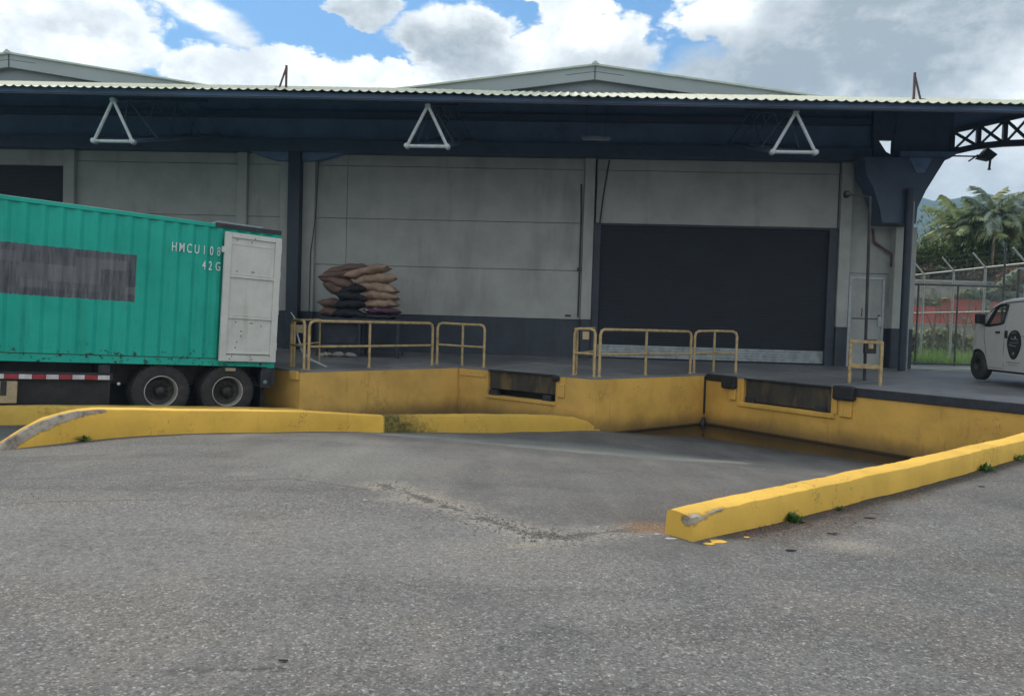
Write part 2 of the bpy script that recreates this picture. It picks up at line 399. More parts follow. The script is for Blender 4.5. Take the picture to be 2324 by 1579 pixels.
M['palm_dry'] = leaf('dry_palm_leaf', (0.22,0.11,0.06), (0.30,0.19,0.10))
M['bush'] = leaf('bush_leaf', (0.05,0.09,0.03), (0.20,0.26,0.09), (0.24,0.20,0.07))
M['bush_dry'] = leaf('dry_bush', (0.13,0.09,0.065), (0.26,0.20,0.15), (0.07,0.05,0.04))
M['grass'] = leaf('grass_blade', (0.14,0.29,0.04), (0.30,0.48,0.11), (0.38,0.38,0.18))
M['pale_weed'] = leaf('pale_weed', (0.26,0.30,0.13), (0.42,0.44,0.27), (0.30,0.24,0.14))
M['weed'] = leaf('weed_leaf', (0.05,0.12,0.02), (0.12,0.22,0.05))

# glass
m, nt, b = new_mat('window_glass')
b.inputs['Base Color'].default_value = (0.75,0.85,0.82,1); b.inputs['Roughness'].default_value = 0.02
tp = nnew(nt, 'ShaderNodeBsdfTransparent'); tp.inputs[0].default_value = (0.75,0.85,0.82,1)
gl = nnew(nt, 'ShaderNodeBsdfGlossy'); gl.inputs[1].default_value = 0.03
mx = nnew(nt, 'ShaderNodeMixShader'); mx.inputs[0].default_value = 0.12
nt.links.new(tp.outputs[0], mx.inputs[1]); nt.links.new(gl.outputs[0], mx.inputs[2]); nt.links.new(mx.outputs[0], nt.nodes['Material Output'].inputs[0])
M['glass'] = m
# puddle water
m, nt, b = new_mat('puddle_water')
pos = nnew(nt, 'ShaderNodeNewGeometry').outputs['Position']
b.inputs['Base Color'].default_value = (0.022,0.018,0.012,1); b.inputs['Specular IOR Level'].default_value = 0.08; b.inputs['Roughness'].default_value = 0.12; b.inputs['IOR'].default_value = 1.33
bump(nt, b, tex_noise(nt, pos, 3.5, 3, 0.5), 0.06, 0.02)
M['water'] = m
# rusty leveller lip
m, nt, b = new_mat('rusty_lip')
pos = nnew(nt, 'ShaderNodeNewGeometry').outputs['Position']
n1 = tex_noise(nt, mapped(nt, pos, (1,1,0.25)), 2.6, 7, 0.7); n2 = tex_noise(nt, pos, 30, 4, 0.7)
c = mix_col(nt, n1.ss(0.35,0.6), (0.022,0.02,0.02), (0.06,0.05,0.035))
c = mix_col(nt, tex_noise(nt, mapped(nt, pos, (1,1,0.3), loc=(3,8,2)), 1.9, 6, 0.6).ss(0.52,0.66)*0.8, c, (0.17,0.115,0.035))
c = mix_col(nt, n2.ss(0.62,0.75), c, (0.012,0.012,0.012))
nt.links.new(c, b.inputs['Base Color']); b.inputs['Roughness'].default_value = 0.7
bump(nt, b, n2, 0.5, 0.01)
M['lip'] = m
# corrugated roof, weathered
m, nt, b = new_mat('weathered_roof_sheet')
pos = nnew(nt, 'ShaderNodeNewGeometry').outputs['Position']
x, y, z = sep(nt, pos)
n1 = tex_noise(nt, mapped(nt, pos, (0.35,1.5,1)), 1.2, 7, 0.7); n2 = tex_noise(nt, mapped(nt, pos, (6,1,1)), 2.5, 6, 0.7)
c = mix_col(nt, n1.ss(0.35,0.65), (0.34,0.38,0.27), (0.46,0.50,0.42))
c = mix_col(nt, n2.ss(0.5,0.72)*0.6, c, (0.22,0.20,0.10))
c = mix_col(nt, tex_noise(nt, pos, 9, 5, 0.7).ss(0.62,0.72)*0.8, c, (0.05,0.055,0.03))
nt.links.new(c, b.inputs['Base Color']); b.inputs['Roughness'].default_value = 0.6
M['roof'] = m
# deck concrete
m, nt, b = new_mat('deck_concrete')
pos = nnew(nt, 'ShaderNodeNewGeometry').outputs['Position']
n1 = tex_noise(nt, pos, 0.7, 7, 0.65); n2 = tex_noise(nt, mapped(nt, pos, (1,0.5,1)), 5, 7, 0.7); n3 = tex_noise(nt, pos, 60, 4, 0.7)
c = mix_col(nt, n1.ss(0.3,0.7), (0.115,0.12,0.125), (0.23,0.235,0.24))
c = mix_col(nt, n2.ss(0.52,0.75)*0.6, c, (0.045,0.045,0.05))
c = mix_col(nt, n3.ss(0.6,0.75)*0.4, c, (0.26,0.26,0.26))
nt.links.new(c, b.inputs['Base Color']); set_in(nt, b, 'Roughness', n1.ss(0.3,0.7)*0.25+0.5)
bump(nt, b, n3*0.5+n2*0.5, 0.25, 0.01)
M['deck'] = m
# asphalt
m, nt, b = new_mat('worn_asphalt')
pos = nnew(nt, 'ShaderNodeNewGeometry').outputs['Position']
x, y, z = sep(nt, pos)
n1 = tex_noise(nt, pos, 0.35, 6, 0.6); n2 = tex_noise(nt, pos, 2.2, 7, 0.7); n3 = tex_noise(nt, pos, 26, 6, 0.75); n4 = tex_noise(nt, pos, 120, 3, 0.7)
vor = nnew(nt, 'ShaderNodeTexVoronoi'); nt.links.new(pos, vor.inputs['Vector']); vor.inputs['Scale'].default_value = 90
vcol = sep(nt, vor.outputs['Color'])[0]
c = mix_col(nt, n1.ss(0.3,0.7), (0.104,0.104,0.103), (0.150,0.149,0.146))
c = mix_col(nt, n2.ss(0.45,0.75)*0.35, c, (0.088,0.086,0.084))
st1 = tex_noise(nt, mapped(nt, pos, (0.22,1.3,1), rot=(0,0,0.2)), 1.0, 6, 0.65); st2 = tex_noise(nt, mapped(nt, pos, (1.4,0.30,1), rot=(0,0,0.5)), 1.2, 7, 0.7)
c = mix_col(nt, st1.ss(0.48,0.62)*0.6, c, (0.080,0.079,0.078)); c = mix_col(nt, st2.ss(0.54,0.66)*0.5, c, (0.185,0.178,0.165))
hc = (tex_noise(nt, pos, 1.9, 6, 0.65)-0.5).abs().ss(0.006,0.001)*tex_noise(nt, pos, 0.45, 3, 0.5).ss(0.50,0.58)
c = mix_col(nt, hc*0.55, c, (0.04,0.04,0.04))
def poly_d(pts):
    d = None
    for (ax,ay),(bx,by) in zip(pts[:-1], pts[1:]):
        vx, vy = bx-ax, by-ay; l2 = vx*vx+vy*vy
        t = (((x-ax)*vx+(y-ay)*vy)/l2).clamp()
        px = x-ax-t*vx; py = y-ay-t*vy
        q = (px*px+py*py).sqrt()
        d = q if d is None else d.min(q)
    return d
# ramp paving: smoother, a little darker (inside the kerbs, beyond the broken joint)
rn = (x*0.61-y*0.79)
joint = [(-1.25,7.3),(-1.05,7.06),(-0.41,6.3),(0.14,5.7),(0.43,5.56),(0.8,5.75),(1.25,5.95)]
# signed side of the joint line: beyond it when y is larger
jy = (x*x*0.10 - x*0.72 + 5.75)
rampm = (y - jy + (n2-0.5)*0.35).ss(-0.12, 0.12)*(rn+3.2).ss(0.1,-0.1)
c = mix_col(nt, rampm*0.65, c, mix_col(nt, st2.ss(0.35,0.65), (0.082,0.082,0.082), (0.128,0.126,0.122)))
gre = tex_noise(nt, mapped(nt, pos, (1,0.5,1), loc=(2,2,2)), 1.6, 7, 0.7)
c = mix_col(nt, rampm*gre.ss(0.5,0.7)*(x.ss(2.5,-1.0))*0.5, c, (0.13,0.155,0.145))
sst = tex_noise(nt, mapped(nt, pos, (1.2,5,1), rot=(0,0,0.25)), 2.5, 7, 0.7)
# pale silt tongues lying on the ramp
for pts, wdt, amt, colr in [([(-2.2,13.0),(-0.9,12.85),(0.2,12.4),(1.1,12.15),(2.7,11.95),(3.6,12.1)], 0.40, 0.9, (0.27,0.28,0.255)), ([(-.9,13.1),(0.4,12.9),(1.6,12.7),(2.4,12.3)], 1.25, 0.8, (0.185,0.20,0.185)), ([(-3.0,12.0),(-2.0,11.0),(-1.6,9.5)], 0.45, 0.3, (0.17,0.18,0.175))]:
    d = poly_d(pts) + (n2-0.5)*0.5 + (sst-0.5)*0.7
    c = mix_col(nt, d.ss(wdt, wdt*0.25)*amt, c, colr)
# broken joint: crumbs, pale grit on the far side, dark on the near side
dj = poly_d(joint) + (n2-0.5)*0.42
c = mix_col(nt, dj.ss(0.34,0.05)*n3.ss(0.38,0.56)*0.85, c, (0.27,0.245,0.21))
c = mix_col(nt, (dj+(n3-0.5)*0.12).ss(0.05,0.01)*0.8, c, (0.035,0.035,0.036))
# damp brown stain where the ramp meets the right kerb, orange silt at the kerb end
d = ((x-1.18)*(x-1.18)+(y-5.95)*(y-5.95)*1.8).sqrt() + (n2-0.5)*0.3
c = mix_col(nt, d.ss(0.38,0.12)*0.9, c, (0.23,0.115,0.04))
d = poly_d([(1.2,6.3),(2.5,7.4),(4.5,9.2)]) + (n2-0.5)*0.8
c = mix_col(nt, d.ss(0.9,0.1)*0.4, c, (0.085,0.07,0.058))
# oily and pale patches on the yard
for px, py, r, amt, colr in [(-1.95,5.95,0.28,0.75,(0.075,0.062,0.055)), (-2.75,7.75,0.20,0.65,(0.235,0.22,0.19)), (-1.0,6.65,0.2,0.6,(0.235,0.225,0.195)),(-3.3,7.75,0.25,0.35,(0.19,0.18,0.16)), (0.15,5.35,0.16,0.6,(0.22,0.205,0.16)), (2.6,5.6,0.35,0.5,(0.25,0.235,0.205)), (3.2,6.2,0.25,0.4,(0.23,0.22,0.2))]:
    d = ((x-px)*(x-px)*0.5+(y-py)*(y-py)*1.6).sqrt() + (n2-0.5)*0.35 + (n3-0.5)*0.12
    c = mix_col(nt, d.ss(r, r*0.2)*amt, c, colr)
# earth gathered along the foot of the right kerb
d = poly_d([(1.75,5.75),(2.45,6.25),(3.3,6.9),(4.3,7.7),(6.8,9.7)]) + (n2-0.5)*0.35
c = mix_col(nt, d.ss(0.26,0.05)*0.92, c, (0.048,0.042,0.034))
d = poly_d([(2.1,5.75),(2.7,6.2),(3.2,6.65)]) + (n2-0.5)*0.35 + (n3-0.5)*0.2
c = mix_col(nt, d.ss(0.36,0.05)*0.85, c, (0.070,0.058,0.050))
# long dark cracks
for pts in ([(-4.9,5.9),(-3.9,6.35),(-3.0,6.5)], [(2.6,3.6),(3.4,4.2),(4.4,4.8)], [(-3.2,7.2),(-2.2,7.5),(-1.3,7.0)], [(-1.5,3.3),(-1.0,3.35)]):
    d = poly_d(pts) + (n2-0.5)*0.08
    c = mix_col(nt, d.ss(0.035,0.0)*0.8, c, (0.05,0.05,0.05))
# wet fringe of the puddle
c = mix_col(nt, (z+(n2-0.5)*0.06).ss(-0.76,-0.86)*0.9, c, (0.03,0.028,0.022))
# stones in the binder
near = rampm*(-0.45)+1.0
vor2 = nnew(nt, 'ShaderNodeTexVoronoi'); nt.links.new(pos, vor2.inputs['Vector']); vor2.inputs['Scale'].default_value = 38
vc2 = sep(nt, vor2.outputs['Color'])[1]; vd2 = X(nt, vor2.outputs['Distance'])
c = mix_col(nt, vc2.ss(0.80,0.97)*vd2.ss(0.45,0.25)*0.30*near, c, (0.30,0.30,0.295))
c = mix_col(nt, vc2.ss(0.18,0.04)*vd2.ss(0.55,0.3)*0.45*near, c, (0.06,0.06,0.06))
c = mix_col(nt, vcol.ss(0.66,0.92)*n3.ss(0.35,0.6)*0.40*near, c, (0.29,0.29,0.285))
c = mix_col(nt, vcol.ss(0.25,0.05)*n3.ss(0.6,0.4)*0.7*near, c, (0.05,0.05,0.052))
c = mix_col(nt, (n3.ss(0.62,0.8))*0.35, c, (0.27,0.275,0.28))
c = mix_col(nt, vcol.ss(0.90,0.97)*n3.ss(0.4,0.6)*0.45*near, c, (0.36,0.36,0.35))
gv = vcol*0.42+0.79; gw = vc2*0.22+0.89; gm = gv*gw*(n3*0.5+0.75)
c = mix_col(nt, near.min(1.0)*0.9, c, comb(nt, gm, gm, gm), 'MULTIPLY')
wm_ = tex_noise(nt, mapped(nt, pos, loc=(8,2,0)), 0.9, 7, 0.65)
c = mix_col(nt, wm_.ss(0.48,0.62)*0.55, c, (1.18,1.12,1.02), 'MULTIPLY'); c = mix_col(nt, wm_.ss(0.47,0.36)*0.6, c, (0.74,0.74,0.76), 'MULTIPLY')
wob_ = (n1-0.5)*1.6
band = (y+wob_).ss(6.3,7.1)*(1.0-rampm)
apron = ((x+1.9)*(x+1.9)*0.35+(y-8.9)*(y-8.9)*0.25).sqrt()
c = mix_col(nt, band*0.20, c, (0.055,0.056,0.058))
c = mix_col(nt, (y+wob_).ss(3.8,4.6)*(y+wob_).ss(6.5,5.6)*n3.ss(0.3,0.65)*0.45*(x.ss(1.5,-1.5)*0.7+0.3), c, (0.225,0.222,0.215))
c = mix_col(nt, apron.ss(1.0,0.3)*n3.ss(0.35,0.6)*0.5, c, (0.235,0.24,0.225))
c = mix_col(nt, (y+wob_*0.5).ss(3.4,2.6)*0.22, c, (0.06,0.06,0.062))
nt.links.new(c, b.inputs['Base Color'])
b.inputs['Roughness'].default_value = 0.82; b.inputs['Specular IOR Level'].default_value = 0.35
bump(nt, b, n3*0.45+n4*0.2+X(nt, vor.outputs['Distance'])*0.35+n2*0.4, 0.6, 0.012)
M['asphalt'] = m
# far terrain
m, nt, b = new_mat('hill_forest')
pos = nnew(nt, 'ShaderNodeNewGeometry').outputs['Position']
n1 = tex_noise(nt, pos, 0.03, 8, 0.7); n2 = tex_noise(nt, pos, 0.15, 5, 0.7)
c = mix_col(nt, n1.ss(0.35,0.65), (0.012,0.035,0.03), (0.035,0.07,0.04)); c = mix_col(nt, n2.ss(0.5,0.7)*0.6, c, (0.02,0.04,0.02))
nt.links.new(c, b.inputs['Base Color']); b.inputs['Roughness'].default_value = 0.9
bump(nt, b, n2, 1.0, 4.0)
M['hill'] = m
M['earth'] = simple('grassy_earth', (0.12,0.18,0.05), 0.95, 0.3, 0.8, dirt=(0.16,0.13,0.09), dirt_amt=0.6, dirt_scale=0.5, bmp=0.5, bscale=6)

# ------------------------------------------------------------------ ground heights
def tps_fit(P):
    P = np.array(P, float); n = len(P)
    d = np.linalg.norm(P[:,None,:2]-P[None,:,:2], axis=2)
    K = np.where(d > 0, d*d*np.log(d+1e-12), 0)+np.eye(n)*0.15
    A = np.zeros((n+3,n+3)); A[:n,:n] = K; A[:n,n] = 1; A[:n,n+1:] = P[:,:2]; A[n,:n] = 1; A[n+1:,:n] = P[:,:2].T
    w = np.linalg.solve(A, np.concatenate([P[:,2],[0,0,0]]))
    return P, w
def tps(F, x, y):
    P, w = F; n = len(P)
    d = np.hypot(P[:,0]-x, P[:,1]-y); k = np.where(d > 0, d*d*np.log(d+1e-12), 0)
    return float(k@w[:n]+w[n]+w[n+1]*x+w[n+2]*y)
COMMON = [(0,0,0),(3,0,0),(-3,0,0),(0,3,0),(3,3,0),(-3,3,-.01),(-6,3,-.04),(6,3,0),(-10,3,-.05),(10,3,0.02),(0,-6,0),(8,-6,0),(-8,-6,0),(1.3,5.5,0)]
F_IN = tps_fit(COMMON+[(0,5.0,0),(-3,5.2,-.03),(-5,6.5,-.08),(1.95,6.2,-.04),(-1.05,7.06,-.02),(0.4,5.6,0),(-.41,6.3,-.01),
    (4.9,19.05,-.95),(6.1,17.4,-.95),(7.07,16.0,-.95),(8.1,14.6,-.95),(9.2,12.8,-.93),(4.2,16.7,-.86),(5.45,15.5,-.86),(6.4,14.65,-.86),(7.0,13.9,-.85),(8.0,12.2,-.80),
    (2.3,17.1,-.85),(1.85,16.55,-.75),(.99,15.86,-.7),(-.49,14.72,-.6),(-2.26,13.35,-.44),(-3.36,12.5,-.34),(-4.5,11.62,-.27),(-5.3,10.97,-.23),(-5.9,10.55,-.25),(-6.75,9.88,-.30),
    (4,8.1,-.22),(6.3,10.2,-.5),(2,10,-.3),(0,10,-.24),(3,13,-.62),(0,13,-.5),(-3,9,-.12),(5,12,-.62),(-9,7,-.2),
    (-7.6,11.8,-.34),(-9,12.7,-.42),(-6.7,14.2,-.55),(-7.2,14.9,-.6),(-6.1,15.4,-.63),(-5.2,15.7,-.68),(-7.8,18,-.8),(-13,12,-.35),(-14,17,-.6),(-2,17,-.75),(-1.3,19.1,-.82),(-4.5,16.2,-.6)])
F_OUT = tps_fit(COMMON+[(2,6,-.01),(3.67,7.31,0),(4.94,8.29,.02),(6.63,9.6,.07),(8.2,10.8,.2),(9.7,12.1,.40),(13,12.1,.40),(20,12.1,.4),(6,5,0),(10,8,.10),(16,8,.15),(14,3,.03),(20,3,.03)])
ux, uy = 0.7915, 0.6111                   # direction of the kerbs
def r_side(x, y): return (x-1.31)*uy-(y-5.65)*ux     # > 0: right of the right-hand kerb
def st(t): t = max(0, min(1, t)); return t*t*(3-2*t)
def ground_z(x, y, side=None):
    s = r_side(x, y) if side is None else side
    al = (x-1.31)*ux+(y-5.65)*uy
    if al < 0: z = (tps(F_IN, x, y)*(1-st(s/1.5+.5))+tps(F_OUT, x, y)*st(s/1.5+.5))
    else: z = tps(F_OUT, x, y) if s > 0 else tps(F_IN, x, y)
    r = math.hypot(x, y-8)
    w = st((r-14)/10)
    base = 0.0 if y < 16 else -1.0
    return z*(1-w)+base*w
ss_ = list(np.arange(-14, 24, 0.25)); ss_ = [-3000,-800,-200,-80,-45,-30,-20,-17]+ss_+[26,32,45,80,200,800,3000]
tt_ = list(np.arange(-16,-0.11,0.25))+[-0.011,0.011]+list(np.arange(0.25,20,0.25)); tt_ = [-3000,-800,-200,-80,-45,-30,-20]+tt_+[24,32,45,80,200,800,3000]
mb = MB(); vs = []
for t in tt_:
    for s in ss_:
        x = 1.31+ux*s-uy*t; y = 5.65+uy*s+ux*t        # t > 0: left of the kerb
        z = ground_z(x, y, -t)
        if abs(t) < 12 and abs(s) < 20: z += 0.012*fbm(x*0.8, y*0.8)+0.004*fbm(x*4, y*4, 3)
        vs.append((x, y, z))
ns = len(ss_)
mb.add(vs, [(j*ns+i, j*ns+i+1, (j+1)*ns+i+1, (j+1)*ns+i) for j in range(len(tt_)-1) for i in range(ns-1)], True)
g = mb.build('yard_ground', M['asphalt'], fix=False); g['kind'] = 'structure'

# puddle: flat water over the low ground
def poly_sheet(pts, z, n=1):
    mb = MB(); mb.add([(x,y,z) for x,y in pts], [tuple(range(len(pts)))]); return mb
pd = poly_sheet([(1.95,16.62),(4.9,19.2),(9.2,12.7),(8.2,11.6),(6.0,13.0),(3.5,16.0)], -0.862).build('puddle_water', M['water'], fix=False); pd['kind'] = 'structure'

# ------------------------------------------------------------------ kerbs (swept, slightly uneven)
def kerb(name, mat, label, prof, w, p0, seed, nose=None, end_flat=True):
    """prof: list of (s, base z, top z); s along (ux,uy) from p0; w width towards the left of travel"""
    root = empty(name, label, 'kerb', (p0[0], p0[1], prof[0][1]))
    mb = MB(); S_ = [p[0] for p in prof]
    n = int(abs(S_[-1]-S_[0])/0.05)
    secs = []
    for i in range(n+1):
        s = S_[0]+(S_[-1]-S_[0])*i/n
        zb = np.interp(s, S_, [p[1] for p in prof]); zt = np.interp(s, S_, [p[2] for p in prof])
        wob = 0.012*fbm(s*0.9, seed)+0.006*fbm(s*3.1, seed+3); wz = 0.012*fbm(s*0.8, seed+9)
        h = zt-zb; r = min(0.03, h*0.4)
        ring = [(-0.015, zb-0.25), (-0.012, zb), (-0.004, zb+h*0.5), (0.004, zt-r), (0.012, zt-r*0.35), (0.012+r, zt), (w*0.5, zt+0.004), (w-r-0.01, zt), (w-0.01, zt-r*0.35), (w, zt-r), (w+0.01, zb-0.02), (w+0.01, zb-0.35)]
        sec = []
        for k, (a, zz) in enumerate(ring):
            nz = 0.004*fbm(s*6, k*1.7+seed)
            a2 = a+wob+nz; z2 = zz+(wz if k > 2 else 0)+nz
            if seed == 1.3 and s < .42 and 2 < k < 7:
                cdp = max(0, 1-abs(s-.14)/.28)*(.5+.8*abs(fbm(s*14,k*2.1)))*.035
                z2 -= cdp*(1 if k != 6 else .4); a2 += cdp*.6
            if nose and k >= 1: 
                c = nose(s); a2 = (a2-w/2)*c+w/2
            sec.append((p0[0]+ux*s-uy*a2, p0[1]+uy*s+ux*a2, z2))
        secs.append(sec)
    k = len(secs[0]); vs = [v for s in secs for v in s]
    fs = [(i*k+j, (i+1)*k+j, (i+1)*k+j+1, i*k+j+1) for i in range(len(secs)-1) for j in range(k-1)]
    mb.add(vs, fs, True)
    mb.add(secs[0], [tuple(range(k))]); mb.add(secs[-1], [tuple(range(k))[::-1]])
    kb_ = mb.build('kerb_body', mat, root, world=True); kb_.data.set_sharp_from_angle(angle=R(32))
    return root
kR = kerb('yellow_kerb', M['yellow_kerb'], 'yellow painted concrete kerb with chipped near end, right of the ramp', 
     [(0.0,-0.005,0.195),(0.7,-0.01,0.21),(1.7,-0.015,0.22),(2.9,-0.01,0.23),(4.5,0.02,0.245),(6.6,0.07,0.28),(8.4,.2,.36),(10.4,.35,.46)], 0.25, (1.39,5.55), 1.3)
kL = kerb('yellow_kerb', M['yellow_kerb_left'], 'long yellow kerb left of the ramp with mossy patch and scraped curved end',
     [(-12.02,-.34,-.34),(-11.86,-.32,-.24),(-11.61,-.27,-.06),(-11.36,-.26,.08),(-11.05,-.25,.165),(-10.77,-.25,.19),(-10.08,-.23,.15),(-9.03,-.27,.09),(-8.04,-.32,.02),(-7.57,-.34,-.01),(-6.19,-.44,-.15),(-3.95,-.6,-.25),(-2.08,-.7,-.37),(-1.5,-.73,-.44),(-1.15,-.74,-.54),(-0.8,-.76,-.72)],
     0.28, (2.64,17.13), 5.1)
MBk = yellow('yellow_kerb_scraped_end', (0.76,0.465,0.08), wear=[(-6.85,9.8,-.36,.16),(-6.62,9.98,-.17,.12),(-6.42,10.13,-.03,.10),(-6.22,10.29,.07,.08),(-6.0,10.45,.13,.055),(-5.78,10.62,.165,.03)], mossx=True, grime=0.3)
for o in bpy.data.objects:
    if o.parent == kL: o.data.materials[0] = MBk
kB = kerb('yellow_kerb', M['yellow_kerb_back'], 'lower yellow kerb in front of the trailer wheels, behind the long kerb',
     [(-9.5,-.5,-.20),(-8.2,-.48,-.12),(-7,-.46,-.10),(-5.6,-.45,-.10),(-4.6,-.42,-.115),(-2.4,-.42,-.24),(0.0,-.55,-.40)], 0.26, (-4.42,15.95), 8.7)

# ------------------------------------------------------------------ loading dock
dock = empty('loading_dock', 'yellow sawtooth concrete loading dock with two leveller bays', 'loading dock', (2,17,-0.8))
Wy = lambda x: 22.37-0.06*x
FRONT = [(-24,20.3),(-9.15,19.9),(-4.53,16.03),(-1.35,19.16),(1.87,16.52),(4.98,19.13),(9.05,13.16),(9.72,12.19),(34,12.19)]
fx = [p[0] for p in FRONT]; fy = [p[1] for p in FRONT]
def front_y(x): return float(np.interp(x, fx, fy))
def deck_z(x, y):
    f = front_y(x); b_ = Wy(x)
    if x > 9.7 and y > 21.7: return 0.6
    t = (y-f)/max(0.5, b_-f)
    return 0.42+0.18*max(0, min(1, t))
xs = sorted(set([round(v,3) for v in list(np.arange(-24,34.01,0.5))+fx]))
mb = MB(); vs = []; NR = 12
for x in xs:
    f = front_y(x); bk = Wy(x) if x < 11.6 else 24.6
    for j in range(NR+1):
        t = j/NR; y = f+(bk-f)*t
        vs.append((x, y, min(0.6, 0.42+0.18*(y-f)/max(.5,(Wy(x)-f)))))
nr = NR+1
mb.add(vs, [(i*nr+j, (i+1)*nr+j, (i+1)*nr+j+1, i*nr+j+1) for i in range(len(xs)-1) for j in range(NR)], True)
# slab edge
mb.add([(x, front_y(x)-0.0, z) for x in xs for z in (0.42, 0.375)], [(2*i, 2*i+1, 2*i+3, 2*i+2) for i in range(len(xs)-1)])
o = mb.build('deck', M['deck'], dock, world=True, fix=False)

def wall_run(p, q, z0, z1, name, mat, holes=(), th=0.22, off=0.0):
    """vertical wall from p to q (front faces), behind line by th; holes: (s0,s1,zbottom) open to the top"""
    p, q = Vector((p[0],p[1],0)), Vector((q[0],q[1],0)); d = (q-p); L = d.length; d.normalize()
    nb = Vector((-d.y, d.x, 0))
    if nb.y < 0: nb = -nb
    segs = []; c = 0.0
    for (a, b2, zb) in holes:
        segs += [(c, a, z0, z1), (a, b2, z0, zb)]; c = b2
    segs.append((c, L, z0, z1))
    mb = MB()
    for (a, b2, za, zb) in segs:
        nseg = max(1, int((b2-a)/0.5))
        for k in range(nseg):
            s0, s1 = a+(b2-a)*k/nseg, a+(b2-a)*(k+1)/nseg
            P = [p+d*s0+nb*off, p+d*s1+nb*off, p+d*s1+nb*th, p+d*s0+nb*th]
            vs = [(v.x,v.y,za) for v in P]+[(v.x,v.y,zb) for v in P]
            fs = [(0,1,5,4),(2,3,7,6),(4,5,6,7)]
            if k == 0: fs.append((0,4,7,3))
            if k == nseg-1: fs.append((1,2,6,5))
            mb.add(vs, fs)
    return mb.build(name, mat, dock, world=True)
ZT = 0.373
A0, A1, B1, C1, D1, D2 = (-4.53,16.03), (-1.35,19.16), (1.87,16.52), (4.98,19.13), (9.05,13.16), (9.72,12.19)
wall_run((-24,20.3), (-9.15,19.9), -1.1, ZT, 'dock_wall', M['yellow_wall_left'])
wall_run((-9.15,19.9), A0, -1.1, ZT, 'dock_wall', M['yellow_wall_left'], off=0.004)
wall_run(A0, A1, -1.1, ZT, 'dock_wall', M['yellow_wall_left'])
wall_run(A1, B1, -1.1, ZT, 'dock_wall', M['yellow_wall_left'], holes=[(1.0,3.08,-0.22)], off=0.004)
wall_run(B1, C1, -1.1, ZT, 'dock_wall', M['yellow_wall'])
wall_run(C1, D1, -1.1, ZT, 'dock_wall', M['yellow_wall'], holes=[(1.19,3.52,-0.18)], off=0.004)
wall_run(D1, D2, -1.1, ZT, 'dock_wall', M['yellow_wall'], off=0.004)
wall_run(D2, (34,12.19), -1.1, ZT, 'dock_wall', M['yellow_wall'])
def frame_of(p, q):
    p, q = Vector((p[0],p[1],0)), Vector((q[0],q[1],0)); d = (q-p).normalized(); nb = Vector((-d.y,d.x,0))
    if nb.y < 0: nb = -nb
    return p, d, nb
def on_wall(mb, F, s0, s1, z0, z1, out, inn=0.0):
    """box on a wall face from s0..s1, z0..z1, standing out by `out` (and in by `inn`)"""
    p, d, nb = F
    c = p+d*((s0+s1)/2)+nb*((inn-out)/2); c.z = (z0+z1)/2
    return mb.obox(c, d, nb, (0,0,1), (s1-s0)/2, (out+inn)/2, (z1-z0)/2)
FA, FB, FC, FD, FZ = frame_of(A0,A1), frame_of(A1,B1), frame_of(B1,C1), frame_of(C1,D1), frame_of((-9.15,19.9),A0)
# leveller pits and lips
def leveller(F, s0, s1, zb):
    on_wall(MB(), F, s0-0.02, s1+0.02, zb-0.1, 0.37, -0.45, 0.50).build('pit_back', M['chassis'], dock, world=True)
    lip = on_wall(MB(), F, s0+0.03, s1-0.04, zb+(0.16 if F is FB else 0.03), 0.372, -0.07, 0.11).build('leveller_lip', M['lip'], dock, world=True, bevel=0.01, label='rusty hinged leveller lip')
    mb = MB(); on_wall(mb, F, s0+0.02, s1-0.02, 0.375, 0.412, 0.015, 0.5); mb.build('leveller_edge', M['black_edge'], dock, world=True, bevel=0.006)
    for a in (s0+0.16, s1-0.28):
        mb = MB(); on_wall(mb, F, a-0.12, a+0.14, zb-0.005, zb+0.13, -0.02, 0.16); mb.build('lip_keeper', M['black_edge'], dock, world=True, bevel=0.015)
    # deck plate frame line
    p, d, nb = F
    mb = MB()
    for a, b2 in ((p+d*s0, p+d*s0+nb*1.9), (p+d*s1, p+d*s1+nb*1.9), (p+d*s0+nb*1.9, p+d*s1+nb*1.9)):
        a = a+nb*0.05; 
        za, zb2 = deck_z(a.x, a.y)+0.004, deck_z(b2.x, b2.y)+0.004
        mb.beam((a.x,a.y,za), (b2.x,b2.y,zb2), 0.035, 0.008)
    mb.build('leveller_frame', M['galv'], dock, world=True)
leveller(FB, 1.0, 3.08, -0.22)
leveller(FD, 1.19, 3.52, -0.18)
# yellow ledges round the openings
mb = MB(); on_wall(mb, FB, 0.98, 3.10, -0.30, -0.222, 0.03); mb.build('ledge', M['yellow_wall_left'], dock, world=True, bevel=0.012)
mb = MB(); on_wall(mb, FD, 1.05, 3.62, -0.285, -0.182, 0.045); mb.build('ledge', M['yellow_wall'], dock, world=True, bevel=0.015)
for s0, s1 in ((0.99,1.06),(3.545,3.63)):
    mb = MB(); on_wall(mb, FD, s0+.05, s1+.05, -0.18, 0.37, 0.03); mb.build('ledge', M['yellow_wall'], dock, world=True, bevel=0.01)
for s0, s1, za, zb in ((0.78,0.98,-0.16,0.14),(3.74,4.02,-0.22,0.16)):
    mb = MB(); on_wall(mb, FD, s0, s1, za, zb, 0.05); mb.build('bumper_bracket', M['yellow_wall'], dock, world=True, bevel=0.02)
mb = MB(); on_wall(mb, FB, 3.14, 3.34, -.10, .22, 0.03); mb.build('bumper_bracket', M['yellow_wall_left'], dock, world=True, bevel=0.02)
mb = MB(); on_wall(mb, FB, 0.05, 0.95, 0.20, 0.368, 0.025); mb.build('ledge', M['yellow_wall_left'], dock, world=True, bevel=0.01)
